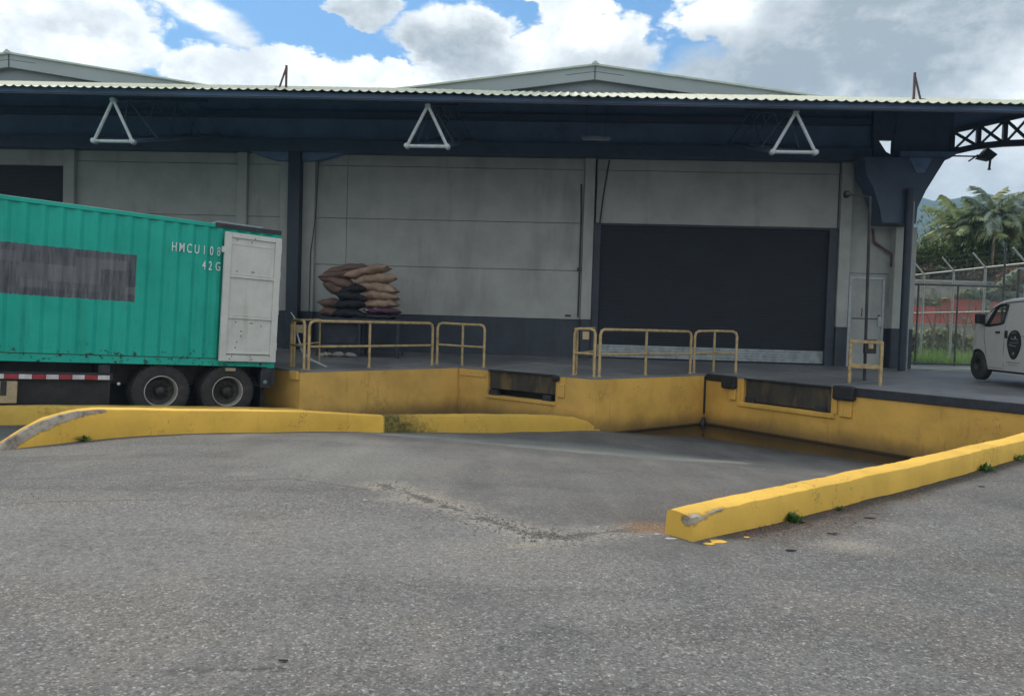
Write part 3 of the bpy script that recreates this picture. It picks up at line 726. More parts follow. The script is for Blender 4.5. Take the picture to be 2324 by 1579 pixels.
# black edge strip and rubber bumpers on the right-hand face
mb = MB(); on_wall(mb, FD, 3.95, 7.23, 0.24, 0.424, 0.035, 0.05); mb.build('edge_beam', M['black_edge'], dock, world=True, bevel=0.012)
F2 = frame_of(D1, D2); mb = MB(); on_wall(mb, F2, 0.0, 1.16, 0.24, 0.424, 0.035, 0.05); mb.build('edge_beam', M['black_edge'], dock, world=True, bevel=0.012)
mb = MB(); on_wall(mb, FD, 0.04, 0.62, 0.26, 0.43, 0.05, 0.05); mb.build('edge_beam', M['rubber'], dock, world=True, bevel=0.03)
def bumper(F, s0, s1, z0, z1, out):
    mb = MB(); on_wall(mb, F, s0, s1, z0, z1, out, 0.02); o = mb.build('rubber_bumper', M['rubber'], dock, world=True, bevel=0.055); o.modifiers[0].segments = 4
bumper(FD, 0.60, 1.00, 0.11, 0.43, 0.15)
bumper(FD, 3.62, 4.10, 0.14, 0.45, 0.17)
bumper(FB, 3.0, 3.2, 0.26, 0.40, 0.10)
# stub block at the left corner, stains and drain at inner corner
mb = MB(); on_wall(mb, FZ, 5.70, 6.00, 0.215, 0.40, 0.06); mb.build('corner_block', M['yellow_wall_left'], dock, world=True, bevel=0.012)
mb = MB(); mb.tube([(4.90,18.99,-.97),(4.91,19.0,-.78),(4.95,19.05,-.70)], [0.05,0.055,0.03], 10); mb.build('drain_pipe', M['black_edge'], dock, world=True)
mb = MB(); on_wall(mb, FC, 3.99, 4.05, -0.6, 0.36, 0.02); mb.build('corner_joint', M['black_edge'], dock, world=True)
# pale concrete apron by the warehouse corner
ps = MB(); ps.add([(x, y, deck_z(x, y)+0.006) for x, y in ((10.9,21.4),(11.6,23.4),(14.6,23.2),(12.9,20.9))], [(0,1,2,3)][:1]); ps = ps.build('concrete_patch', M['pale_patch'], fix=False); ps['kind'] = 'structure'

# ------------------------------------------------------------------ railings
def railing(runs, label, posts_extra=(), plates=()):
    p0 = runs[0][0]
    root = empty('guard_railing', label, 'railing', (p0[0], p0[1], 0.42), group='railings on the dock edge')
    H = 1.06; r = 0.034
    for run in runs:
        pts = [Vector((x, y, deck_z(x, y))) for x, y in run]
        # top rail with rounded ends
        top = []
        a, b2 = pts[0], pts[-1]; da = (pts[1]-pts[0]).normalized(); db = (pts[-1]-pts[-2]).normalized()
        top = [a+Vector((0,0,0)), a+Vector((0,0,H-0.12)), a+Vector((0,0,H-0.035))+da*0.035, a+Vector((0,0,H))+da*0.12]
        top += [p+Vector((0,0,H)) for p in pts[1:-1]]
        top += [b2+Vector((0,0,H))-db*0.12, b2+Vector((0,0,H-0.035))-db*0.035, b2+Vector((0,0,H-0.12)), b2]
        MB().tube(top, r, 10).build('top_rail', M['rail'], root, world=True)
        MB().tube([p+Vector((0,0,0.5)) for p in pts], r*0.85, 8).build('mid_rail', M['rail'], root, world=True)
        for p in pts[1:-1]:
            MB().tube([p, p+Vector((0,0,H))], r*0.95, 8).build('post', M['rail'], root, world=True)
        for p in pts:
            MB().box(p.x-.05, p.x+.05, p.y-.05, p.y+.05, p.z, p.z+.012).build('base_plate', M['rail'], root, world=True)
    for (x, y) in posts_extra:
        z = deck_z(x, y); MB().tube([(x,y,z),(x,y,z+H)], r, 8).build('post', M['rail'], root, world=True)
    for (x, y, z) in plates:
        MB().box(x-.075, x+.075, y-.012, y, z-.09, z+.09).build('small_plate', M['beige'], root, world=True, bevel=0.004)
    return root
def lerp2(a, b2, t): return (a[0]+(b2[0]-a[0])*t, a[1]+(b2[1]-a[1])*t)
r1 = railing([[(-4.42,16.30),(-3.33,17.50),(-2.02,18.98)], [(-1.93,19.35),(-1.28,19.35),(-0.70,18.90)], [(-4.52,16.30),(-5.0,16.95)]],
             'left yellow tube railing in front of the sack heap', posts_extra=[(-4.95,17.0)], plates=[(-4.72,16.62,1.30)])
MB().tube([(-5.0,16.98,1.48),(-4.72,18.35,1.52),(-4.72,18.35,.44)], .024, 8).build('return_rail', M['rail'], r1, world=True)
MB().tube([(-5.0,16.98,.92),(-4.72,18.35,.95)], .02, 8).build('return_rail', M['rail'], r1, world=True)
MB().tube([(-4.8,16.7,1.2),(-4.66,16.62,.8),(-4.5,16.75,.62),(-4.2,17.0,.45)], .022, 6).build('drop_handle', M['white_tube'], r1, world=True)
MB().tube([(-5.02,16.95,1.66),(-4.9,16.9,1.5)], .016, 6).build('drop_handle', M['white_tube'], r1, world=True)
r2 = railing([[(1.97,16.75),(3.2,17.86),(4.50,18.85)], [(4.66,19.12),(5.25,19.45),(5.68,18.95)], [(1.86,16.78),(1.43,17.15)]],
             'right yellow tube railing in front of the roller door', posts_extra=[(1.49,17.22)], plates=[(1.66,16.92,1.34)])
MB().tube([(1.43,17.18,1.48),(1.98,18.1,1.52),(1.98,18.1,.44)], .024, 8).build('return_rail', M['rail'], r2, world=True)
MB().tube([(1.43,17.18,.92),(1.98,18.1,.95)], .02, 8).build('return_rail', M['rail'], r2, world=True)
# low barrier around the dock light pole
rb = empty('protection_barrier', 'yellow angle iron barrier guarding the thin pole near the grey door', 'barrier', (7.6,16.8,0.43))
bp = [Vector((7.60,16.82,.43)), Vector((8.02,16.25,.43)), Vector((8.36,16.95,.46)), Vector((7.78,17.2,.46))]
for p in bp[:2]+[bp[3]]: MB().beam(p, p+Vector((0,0,.98)), .06, .06, (0,1,0)).build('post', M['rail'], rb, world=True, bevel=.006)
for za, h in ((.96,.07),(.42,.10)):
    MB().beam(bp[0]+Vector((0,0,za)), bp[1]+Vector((0,0,za)), .05, h).build('cross_bar', M['rail'], rb, world=True, bevel=.006)
    MB().beam(bp[0]+Vector((0,0,za)), bp[3]+Vector((0,0,za)), .05, h).build('cross_bar', M['rail'], rb, world=True, bevel=.006)
pl = empty('dock_light_pole', 'thin dark pole with a small swing lamp, rising behind the yellow barrier', 'pole', (8.15,17.3,0.44))
MB().tube([(8.17,17.3,.44),(8.11,17.3,4.72)], .035, 8).build('pole_shaft', M['chassis'], pl, world=True)
MB().tube([(8.11,17.3,4.7),(7.62,17.28,4.74)], .018, 6).build('lamp_arm', M['chassis'], pl, world=True)
MB().lathe([(0.0,.07),(.05,.065),(.085,.0),(.08,-.06),(.0,-.065)], 12, Matrix.Translation((7.57,17.28,4.74))@Matrix.Rotation(R(90),4,'Y')).build('lamp_head', M['black_plastic'], pl, world=True)
MB().box(8.02,8.28,17.02,17.12,1.12,1.44).build('control_box', M['chassis'], pl, world=True, bevel=.01)
MB().box(8.09,8.20,17.0,17.018,1.23,1.34).build('control_button', M['rail'], pl, world=True, bevel=.02)

# ------------------------------------------------------------------ warehouse (local frame: x along wall, y into the building)
ang = -math.atan(0.06)
wh = empty('warehouse', 'long grey panel clad warehouse with dark base band, roller doors and gable roofs', 'warehouse', (0,22.37,0), ang)
def panel_cell(x0, x1, z0, z1, mat, y=0.0, th=0.10, name='wall_panel'):
    g_ = 0.007
    return MB().box(x0+g_, x1-g_, y, y+th, z0+g_, z1-g_).build(name, mat, wh, bevel=0.004)
rows = [1.72, 3.16, 4.56, 6.13, 6.46]
bays = [(-13.55,-11.0),(-11.0,-8.45),(-8.15,-7.12),(-6.05,-5.1),(-5.1,-1.55),(-1.55,2.0)]
MB().box(-24,11.45,0.085,0.25,0.3,6.46).build('wall_core', M['joint'], wh)
bays2 = [(-13.55,-8.45),(-8.15,-7.12),(-6.05,-5.1),(-5.1,2.0)]
for x0, x1 in bays2:
    for z0, z1 in zip(rows[:-1], rows[1:]): panel_cell(x0, x1, z0, z1, M['wall'])
    panel_cell(x0, x1, 0.45, 1.72, M['wall_band'])
panel_cell(2.36, 9.33, 4.58, 6.13, M['wall']); panel_cell(2.36, 9.33, 6.13, 6.46, M['wall'])
panel_cell(-24, -13.6, 5.97, 6.46, M['wall'])
for x in (-21.5,-19.2,-16.9): panel_cell(x, x+.02, 5.97, 6.46, M['joint'])
panel_cell(9.7, 11.45, 1.72, 3.3, M['pier'], 0.012); panel_cell(9.7, 11.45, 3.3, 6.46, M['pier'], 0.012)
panel_cell(9.7, 11.45, 0.45, 1.72, M['wall_band'], 0.012)
# piers
def pier(x0, x1, out=0.14, top=6.46, low=True, mat='wall'):
    MB().box(x0, x1, -out, 0.08, 1.73, top).build('pier', M[mat], wh, bevel=0.012)
    MB().box(x0, x1, -out, 0.08, 0.45, 1.725).build('pier_base', M['wall_band'], wh, bevel=0.012)
pier(-8.45,-8.15); pier(-7.12,-6.78); pier(-6.42,-6.05); pier(2.0,2.30); pier(9.36,9.68, mat='pier'); pier(-13.9,-13.55)
pier(10.86,11.45,0.30,4.62,mat='pier')
MB().box(-6.78,-6.42,-0.42,0.08,0.45,6.46).build('steel_column', M['dark_steel'], wh, bevel=0.015)
# column head fillets
for sgn, xa in ((-1,-6.79),(1,-6.41)):
    prof = [(xa, 6.46)]+[(xa+sgn*1.25*t, 6.46-0.28*math.sin(PI*0.5*(1-t)) if t < 1 else 6.46) for t in (0,.2,.4,.6,.8,1)]
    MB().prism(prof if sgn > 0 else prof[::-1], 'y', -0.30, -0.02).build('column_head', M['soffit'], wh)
# roller door (right): dark slats, bare metal slats near the foot
def roller(x0, x1, zb, zt, nfeet, label, slat=0.078):
    mbs = MB(); prof = [(0,0),(-0.004,0.012),(-0.007,0.035),(-0.004,0.060),(0,0.072),(0.0,0.078)]
    n = len(prof)
    vs = [(x, y, z) for x in (x0,x1) for (y, z) in prof]
    mbs.add(vs, [(i, i+1, n+i+1, n+i) for i in range(n-1)], True)
    me = mbs.mesh('slat'); me2 = me.copy(); me.materials.append(M['shutter']); me2.materials.append(M['galv'])
    door = MB().box(x0-0.02, x1+0.02, 0.06, 0.08, zb, zt).build('roller_door', M['shutter'], wh, label=label)
    k = 0; z = zb+0.02
    while z+slat < zt+0.05:
        link('slat', me2 if k < nfeet else me, None, door, loc=(0,0.05,z)); z += slat; k += 1
    MB().box(x0, x1, 0.0, 0.06, zb, zb+0.05).build('bottom_bar', M['shutter'], door)
    return door
# opening in core is covered by the door set slightly proud of the core
for (x0, x1, zt) in ((2.52,9.10,4.56),):
    MB().box(2.31,x0,-0.06,0.06,0.55,zt).build('door_jamb', M['wall_band'], wh, bevel=.006)
    MB().box(x1,9.35,-0.06,0.06,0.55,zt).build('door_jamb', M['wall_band'], wh, bevel=.006)
    MB().box(2.31,9.35,-0.03,0.07,zt-.04,zt+.01).build('door_head', M['dark_steel'], wh)
roller(2.52, 9.10, 0.60, 4.54, 5, 'dark shutter with bare metal slats at its foot')
roller(-24, -13.95, 0.6, 5.95, 0, 'far left dark shutter')
# grey personnel door
pd_ = MB().box(9.80,10.66,-0.035,0.012,0.62,3.12).build('door', M['pier'], wh, bevel=.006, label='narrow grey steel door')
for x0, x1, z0, z1 in ((9.72,9.795,.6,3.2),(10.665,10.74,.6,3.2),(9.795,10.665,3.125,3.2)):
    MB().box(x0,x1,-0.06,0.02,z0,z1).build('door_frame', M['white_tube'], pd_, bevel=.005)
MB().box(9.84,10.62,-0.045,-0.036,1.98,2.01).build('mid_rail', M['joint'], pd_)
for x0,x1,z0,z1 in ((9.88,10.58,2.08,3.02),(9.88,10.58,.75,1.9)):
    MB().box(x0,x1,-0.042,-0.034,z0,z1).build('door_panel', M['pier'], pd_, bevel=.004)
MB().box(10.56,10.65,-0.10,-0.036,1.78,2.06).build('lock_box', M['white_tube'], pd_, bevel=.01)
MB().tube([(10.60,-.05,2.08),(10.60,-.10,2.10),(10.54,-.10,2.10)], .012, 6).build('handle', M['black_plastic'], pd_)
MB().box(10.10,10.125,-0.05,-0.043,2.05,2.30).build('scrape_mark', M['joint'], pd_)
# rainwater pipes, a highlight strip made as a tube, wires
MB().tube([(10.80,-1.17,.50),(10.80,-1.17,5.55)], .10, 14).build('downpipe_and_highlight', M['dark_steel'], wh)
MB().tube([(10.93,-1.16,.50),(10.93,-1.16,5.2)], .022, 8).build('downpipe_and_highlight', M['pier'], wh)  # thin pale tube added as the highlight along the dark pipe
MB().tube([(10.30,-.06,4.60),(10.36,-.06,4.2),(10.84,-.12,3.85),(10.84,-.12,3.5)], .04, 8).build('drain_bend', M['brown_steel'], wh)
MB().tube([(2.70,-.06,6.42),(2.56,-.08,5.4),(2.48,-.09,4.55)], .022, 6).build('conduit', M['joint'], wh)
MB().tube([(-5.95,-.12,6.2),(-6.0,-.16,4.6),(-6.13,-.17,3.5),(-6.15,-.17,1.2)], .014, 6).build('conduit', M['joint'], wh)
MB().tube([(1.93,-.03,1.8),(1.93,-.03,4.9),(1.90,-.03,5.7)], .022, 6).build('conduit', M['wall_band'], wh)
MB().box(1.86,1.96,-.08,0,3.15,3.25).build('junction_box', M['wall_band'], wh, bevel=.008)
MB().box(1.55,1.72,-.03,0,1.80,1.86).build('junction_box', M['joint'], wh)
# body of the building behind, with two gables
MB().box(-24,10.4,0.26,26,6.3,8.1).build('upper_wall', M['gable_inner'], wh)
MB().box(-24,11.44,0.26,26,0.3,6.3).build('side_wall', M['wall'], wh)
def gable(xc, half, zr, slope):
    zE = zr-half*slope
    # recessed inner face, deep fascia boards, roof planes
    MB().prism([(xc-half,zE-.5),(xc+half,zE-.5),(xc+half,zE),(xc,zr),(xc-half,zE)], 'y', 0.35, 0.5).build('gable_wall', M['gable_inner'], wh)
    MB().prism([(xc-half,zE-.42),(xc,zr-.42),(xc+half,zE-.42),(xc+half,zE-.03),(xc,zr-.03),(xc-half,zE-.03)], 'y', 0.12, 0.2).build('fascia_board', M['gable'], wh)
    MB().prism([(xc-half,zE-.03),(xc,zr-.03),(xc+half,zE-.03),(xc+half,zE+.02),(xc,zr+.02),(xc-half,zE+.02)], 'y', 0.04, 0.13).build('roof_trim', M['trim'], wh)
    for sg in (-1, 1):
        MB().add([(xc,0.1,zr),(xc+sg*half,0.1,zE),(xc+sg*half,26,zE),(xc,26,zr)], [(0,1,2,3)]).build('roof_sheet', M['roof'], wh)
    MB().prism([(xc-.12,zr),(xc+.12,zr),(xc+.02,zr+.09),(xc-.02,zr+.09)], 'y', 0.02, 26).build('ridge_cap', M['trim'], wh)
    MB().box(xc-.012,xc+.012,0.10,0.118,zr-.42,zr-.05).build('fascia_joint', M['joint'], wh)
    MB().prism([(xc-.85,zr-.30),(xc,zr-.19),(xc+.85,zr-.30),(xc+.85,zr-.31),(xc,zr-.20),(xc-.85,zr-.31)], 'y', 0.112, 0.118).build('fascia_joint', M['joint'], wh)
gable(2.2, 9.1, 9.23, 0.132)
gable(-15.85, 8.8, 9.42, 0.147)

# ------------------------------------------------------------------ canopy (same axes as the warehouse)
cn = empty('canopy', 'wide corrugated metal canopy with scalloped front edge over the dock', 'canopy', (0,22.37,0), ang)
def roof_z(x, y):            # local y from -5.4 (front edge) to 0
    t = (y+5.42)/5.42
    return 6.71-0.007*x + 1.72*t
XL, XR = -24.0, 27.0
pitch = 0.2155; mb = MB(); ny = 5; ysr = [-5.42+5.6*j/(ny-1) for j in range(ny)]
nx = int((XR-XL)/pitch*8); vs = []
for i in range(nx+1):
    x = XL+(XR-XL)*i/nx
    ph = (x-XL)/pitch
    zz = -0.048*abs(math.sin(PI*ph))**0.8
    sheet = math.floor((x-XL)/0.862)
    jit = 0.012*math.sin(sheet*12.9)
    sag = 0.02*fbm(x*0.25, 2.2)+0.008*fbm(x*1.3, 5)
    for j, y in enumerate(ysr):
        yy = y+(0.02*math.sin(sheet*7.7)+0.012*fbm(x*2,1) if j == 0 else 0)
        vs.append((x, yy, roof_z(x, y)+zz+sag+jit*(1-j/(ny-1))))
mb.add(vs, [(i*ny+j, (i+1)*ny+j, (i+1)*ny+j+1, i*ny+j+1) for i in range(nx) for j in range(ny-1)], False)
o = mb.build('roof_sheeting', M['roof'], cn, fix=False)
md = o.modifiers.new('thick', 'SOLIDIFY'); md.thickness = 0.008; md.offset = -1
# soffit sheet just below, purlins and rafters
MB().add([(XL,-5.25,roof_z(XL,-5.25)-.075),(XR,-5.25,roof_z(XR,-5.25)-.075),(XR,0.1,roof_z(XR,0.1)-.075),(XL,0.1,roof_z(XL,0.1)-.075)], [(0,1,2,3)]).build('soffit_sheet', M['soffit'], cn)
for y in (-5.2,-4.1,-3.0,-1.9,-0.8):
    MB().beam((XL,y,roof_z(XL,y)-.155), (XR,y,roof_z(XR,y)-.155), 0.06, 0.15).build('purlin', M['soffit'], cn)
# front tube carrying the edge
for y in (-5.30,):
    MB().tube([(XL,y,roof_z(XL,y)-.22),(XR,y,roof_z(XR,y)-.22)], .035, 6).build('edge_tube', M['dark_steel'], cn)
# long girder over the wall head and the sheeted wall above
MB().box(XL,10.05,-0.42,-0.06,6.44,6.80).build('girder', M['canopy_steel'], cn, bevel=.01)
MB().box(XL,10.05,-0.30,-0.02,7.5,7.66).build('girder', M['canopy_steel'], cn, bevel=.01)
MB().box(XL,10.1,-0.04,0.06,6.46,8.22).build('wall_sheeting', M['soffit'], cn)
# steelwork at the right-hand corner: opening, plates, haunch bracket, arched truss
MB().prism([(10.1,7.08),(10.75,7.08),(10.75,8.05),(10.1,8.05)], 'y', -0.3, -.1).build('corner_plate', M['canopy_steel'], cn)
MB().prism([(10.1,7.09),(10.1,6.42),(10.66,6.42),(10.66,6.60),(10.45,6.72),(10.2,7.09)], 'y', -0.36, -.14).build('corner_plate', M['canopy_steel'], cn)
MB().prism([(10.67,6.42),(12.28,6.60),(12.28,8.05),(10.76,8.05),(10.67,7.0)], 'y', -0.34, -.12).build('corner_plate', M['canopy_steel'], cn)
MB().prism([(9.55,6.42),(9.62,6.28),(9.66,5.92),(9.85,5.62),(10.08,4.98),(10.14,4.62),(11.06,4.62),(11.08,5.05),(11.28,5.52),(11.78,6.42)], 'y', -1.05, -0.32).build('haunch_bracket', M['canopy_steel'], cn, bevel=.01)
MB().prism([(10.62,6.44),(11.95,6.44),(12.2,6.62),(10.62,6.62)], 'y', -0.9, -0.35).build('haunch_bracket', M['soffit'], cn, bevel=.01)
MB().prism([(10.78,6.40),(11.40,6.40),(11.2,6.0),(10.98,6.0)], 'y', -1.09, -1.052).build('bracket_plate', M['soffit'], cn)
def arch_b(x): return 6.72+0.36*(1-math.exp(-(x-12.2)/1.0))      # lower chord
def arch_t(x): return 7.31+0.25*(x-12.23)
xs_ = [12.25+i*0.71 for i in range(16)]
lowc = [(x,-.35,arch_b(x)) for x in xs_]; upc = [(x,-.35,min(arch_t(x),7.95)) for x in xs_]
for P, Q in zip(lowc[:-1], lowc[1:]): MB().beam(P,Q,.16,.16).build('lower_chord', M['dark_steel'], cn)
for P, Q in zip(upc[:-1], upc[1:]): MB().beam(P,Q,.16,.12).build('upper_chord', M['dark_steel'], cn)
for a, b2 in zip(lowc, upc): MB().beam(a,b2,.12,.09,(0,1,0)).build('truss_post', M['dark_steel'], cn)
for i in range(len(xs_)-1):
    MB().beam(lowc[i],upc[i+1],.06,.07,(0,1,0)).build('truss_diagonal', M['dark_steel'], cn)
    MB().beam(upc[i],lowc[i+1],.06,.07,(0,1,0)).build('truss_diagonal', M['dark_steel'], cn)
poly = [(upc[i][0],upc[i][2]+.05) for i in range(len(upc))]
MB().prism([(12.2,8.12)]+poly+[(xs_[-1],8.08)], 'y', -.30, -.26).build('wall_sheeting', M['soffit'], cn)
# delta trusses: pale lit ends at the front edge, shade behind painted dark
def delta(xc, wdt=.94):
    y0, y1 = -5.05, -0.4
    zt0 = 6.50-0.005*xc; zb0 = 5.58; rise = 1.30
    a0, b0, c0 = (xc-wdt/2,y0,zb0), (xc+wdt/2,y0,zb0), (xc,y0-.02,zt0)
    a1, b1, c1 = (xc-wdt/2,y1,zb0+rise), (xc+wdt/2,y1,zb0+rise), (xc,y1,zt0+1.35)
    root = empty('delta_truss', '', 'truss', (0,22.37,0), ang, group='pale triangular trusses under the canopy')
    for p, q, r in ((a0,b0,.042),(a0,c0,.038),(b0,c0,.038)): MB().tube([p,q], r, 10).build('end_tube', M['white_tube'], root)
    for p in (a0,b0,c0):
        MB().lathe([(0,-.10),(.062,-.10),(.062,.06),(0,.06)], 14, Matrix.Translation(p)@Matrix.Rotation(R(90),4,'X')).build('end_cap', M['white_tube'], root)
    for p, q in ((a0,a1),(b0,b1),(c0,c1)): MB().tube([p,q], .045, 10).build('chord', M['canopy_steel'], root)  # chords and webs coloured dark for the shade behind the lit end tubes
    n = 4
    L = lambda p, q, t: tuple(p[k]+(q[k]-p[k])*t for k in range(3))
    for k in range(1, n+1):
        t = k/n
        MB().tube([L(a0,a1,t),L(b0,b1,t)], .028, 6).build('web_tube', M['canopy_steel'], root)
        MB().tube([L(a0,a1,t),L(c0,c1,t-.5/n)], .018, 6).build('web_tube', M['canopy_steel'], root)
        MB().tube([L(b0,b1,t),L(c0,c1,t-.5/n)], .018, 6).build('web_tube', M['canopy_steel'], root)
    return root
for xc, lb in ((-9.30,'leftmost pale triangular truss end, above the green container'), (-1.80,'middle pale triangular truss end, above the sack heap'), (6.50,'rightmost pale triangular truss end, above the roller door')):
    delta(xc)['label'] = lb
# lamp on the haunch
lp = empty('flood_lamp', 'floodlight on a thin arm beside the arched truss', 'lamp', (12.0,20.9,6.55))
MB().tube([(11.75,21.0,6.56),(12.95,20.95,6.56)], .022, 6).build('lamp_arm', M['dark_steel'], lp, world=True)
MB().prism([(12.72,6.50),(12.95,6.78),(13.22,6.60),(13.05,6.44)], 'y', 20.82, 21.05).build('lamp_head', M['dark_steel'], lp, world=True, bevel=.01)
MB().tube([(13.10,20.95,6.5),(13.08,20.95,6.25),(13.08,20.95,6.2)], [.03,.03,.05], 8).build('lamp_socket', M['dark_steel'], lp, world=True)
MB().tube([(12.50,20.95,6.42),(12.75,20.95,6.60)], .022, 6).build('lamp_arm', M['dark_steel'], lp, world=True)
# fluorescent fitting
fl = empty('strip_light', 'unlit grey strip light hanging under the canopy', 'light fitting', (2.0,19.5,6.4))
MB().box(1.62,2.38,19.44,19.54,6.36,6.43).build('fitting_body', M['lampgrey'], fl, world=True, bevel=.012)
MB().tube([(1.66,19.49,6.345),(2.34,19.49,6.345)], .013, 6).build('tube', M['white_tube'], fl, world=True)
for x in (1.75,2.25): MB().tube([(x,19.49,6.43),(x,19.49,7.3)], .006, 5).build('hanger', M['dark_steel'], fl, world=True)
# braces standing on the roof
def roof_brace(x, y, h, mirror, label):
    yl = (y-22.37)+0.06*x; z = roof_z(x, yl)-.03
    root = empty('roof_stay', label, 'steel stay', (x,y,z), group='brown steel stays on the canopy roof')
    MB().beam((0,0,0),(0,0,h),.05,.05,(0,1,0)).build('upright', M['brown_steel'], root, bevel=.004)
    MB().beam((mirror*.17,0,.02),(0,0,h*.92),.04,.04,(0,1,0)).build('brace', M['brown_steel'], root, bevel=.004)
    MB().box(-.06,.06,-.05,.05,-.01,.02).build('foot_plate', M['brown_steel'], root)
    MB().box(mirror*.20-.07,mirror*.20+.07,-.05,.05,-.01,.03).build('foot_plate', M['brown_steel'], root)
roof_brace(-5.86, 19.0, .58, -1, 'thin brown steel stay on the canopy roof, left of the near gable')
roof_brace(9.88, 19.0, .68, 1, 'thicker reddish steel stay on the canopy roof, right of the near gable')

# ------------------------------------------------------------------ container and trailer
cyaw = math.atan2(2.92, 3.80); cpit = R(2.06)
m, nt, b = new_mat('container_green')
ob = nnew(nt, 'ShaderNodeTexCoord').outputs['Object']; x, y, z = sep(nt, ob)
n1 = tex_noise(nt, ob, 0.9, 6, 0.6); n2 = tex_noise(nt, ob, 9, 7, 0.7); n3 = tex_noise(nt, mapped(nt, ob, (1,1,.22)), 5, 7, 0.7); n4 = tex_noise(nt, mapped(nt, ob, (9,9,1.0)), 1.6, 7, 0.75)
c = mix_col(nt, n1.ss(0.3,0.7), (0.008,0.34,0.255), (0.016,0.42,0.325))
c = mix_col(nt, n3.ss(0.5,0.75)*0.3, c, (0.02,0.12,0.09))
rustz = z.ss(0.55,0.18)*0.9+z.ss(1.05,0.9)*z.ss(.7,.85)*0.0
c = mix_col(nt, (n2+(rustz*0.12)).ss(0.66,0.72)*z.ss(1.1,0.2), c, (0.035,0.03,0.02))
c = mix_col(nt, n2.ss(0.72,0.76)*0.8, c, (0.05,0.045,0.03))
rs = tex_noise(nt, mapped(nt, ob, (7,7,0.5)), 1.5, 6, 0.7)
c = mix_col(nt, rs.ss(0.60,0.74)*0.45, c, (0.05,0.12,0.085)); c = mix_col(nt, rs.ss(0.40,0.28)*0.25, c, (0.12,0.50,0.42))
# repainted grey rectangle over the old lettering
ed = (tex_noise(nt, ob, 16, 3, 0.6)-0.5)*0.06
msk = (z+ed).ss(1.185,1.20)*(z+ed).ss(2.09,2.075)*(x+ed*0.4).ss(-2.735,-2.75)*(x+ed).ss(-9.6,-9.5)
cells = tex_noise(nt, comb(nt, x._m('MULTIPLY', 2.4)._m('FLOOR'), (z*3.4)._m('FLOOR')), 3.7, 0, 0.5).ss(0.45,0.6)*z.ss(1.3,1.36)*z.ss(1.98,1.92)
gc = mix_col(nt, n4.ss(0.35,0.7), (0.060,0.066,0.078), (0.155,0.16,0.17)); gc = mix_col(nt, cells*0.4, gc, (0.22,0.22,0.23)); gc = mix_col(nt, n4.ss(.62,.72)*.6, gc, (0.34,0.35,0.35))
c = mix_col(nt, msk, c, gc)
nt.links.new(c, b.inputs['Base Color']); b.inputs['Roughness'].default_value = 0.5; b.inputs['Specular IOR Level'].default_value = 0.25; bump(nt, b, n2, 0.15, 0.01)
M['cgreen'] = m
CO = Vector((-5.03,15.86,0.464))
cont = empty('shipping_container', 'green corrugated shipping container with a grey repainted rectangle and one white door swung open', 'shipping container', CO, cyaw, ry=cpit)
LC, WC, HC = 12.19, 2.44, 2.90
def corr(L, z0, z1, y0, d, flip=1):
    """trapezoid corrugation along x from 0 to -L"""
    mb = MB(); pts = []; x = -0.16; p = 0.278
    pts.append((-0.05,0)); 
    while x > -L+0.3:
        pts += [(x,0),(x-.068,d),(x-.068-.072,d),(x-.208,0)]; x -= p
    pts.append((-L+.05,0))
    nz = 14; zz_ = [z0+(z1-z0)*k/nz for k in range(nz+1)]
    vs = [(a, y0+(dd+0.016*fbm(a*1.1,z*1.3,9)*min(1,4*k/nz,4*(nz-k)/nz)+0.004*fbm(a*4,z*4,3))*flip, z) for a, dd in pts for k, z in enumerate(zz_)]
    m_ = nz+1
    mb.add(vs, [(i*m_+k, i*m_+k+1, (i+1)*m_+k+1, (i+1)*m_+k) for i in range(len(pts)-1) for k in range(nz)])
    return mb
corr(LC, 0.17, HC-0.10, 0.016, 0.036).build('side_wall', M['cgreen'], cont)
corr(LC, 0.17, HC-0.10, WC-0.012, 0.036, -1).build('side_wall', M['cgreen'], cont)
MB().box(-LC+.1,-.1,0,.06,HC-.10,HC-.02).build('top_rail', M['cgreen'], cont, bevel=.008)
MB().box(-LC+.1,-.1,WC-.06,WC,HC-.10,HC-.02).build('top_rail', M['cgreen'], cont, bevel=.008)
MB().box(-LC+.1,-.1,0.0,.08,0.02,0.17).build('bottom_rail', M['cgreen'], cont, bevel=.008)
MB().box(-LC+.1,-.14,-.006,.004,.163,.178).build('rail_gap', M['chassis'], cont)
MB().box(-LC+.1,-.1,WC-.08,WC,0.02,0.17).build('bottom_rail', M['cgreen'], cont, bevel=.008)
# roof with shallow cross corrugation whose bent ends show along the top rail
mb = MB(); pts = []; x = -.15
while x > -LC+.2:
    pts += [(x,0),(x-.04,.03),(x-.14,.03),(x-.18,0)]; x -= .27
mb.add([(a, y, HC-.045+dd) for a, dd in pts for y in (.03,WC-.03)], [(2*i,2*i+1,2*i+3,2*i+2) for i in range(len(pts)-1)])
mb.build('roof', M['cgreen'], cont)
for xa in (-.13, -LC):
    for ya in (0, WC-.13):
        MB().box(xa+.012,xa+.118,ya+.006,ya+.124,.1,HC-.1).build('corner_post', M['cgreen'], cont, bevel=.006)
        for za in (0, HC-.12): MB().box(xa-.03,xa+.13,ya-.004,ya+.134,za,za+.12).build('corner_casting', M['cgreen'], cont, bevel=.012)
MB().box(-LC+.02,-LC+.06,.1,WC-.1,.1,HC-.1).build('front_wall', M['cgreen'], cont)
MB().box(-LC+.1,-.1,.08,WC-.08,.12,.165).build('floor', M['sack_brown'], cont)
MB().box(-.08,-.01,.12,WC-.12,HC-.16,HC-.02).build('header_beam', M['chassis'], cont, bevel=.008)
MB().box(-1.3,-.35,.10,.9,HC-.012,HC+.05).build('roof_patch', M['gable_inner'], cont, bevel=.01)
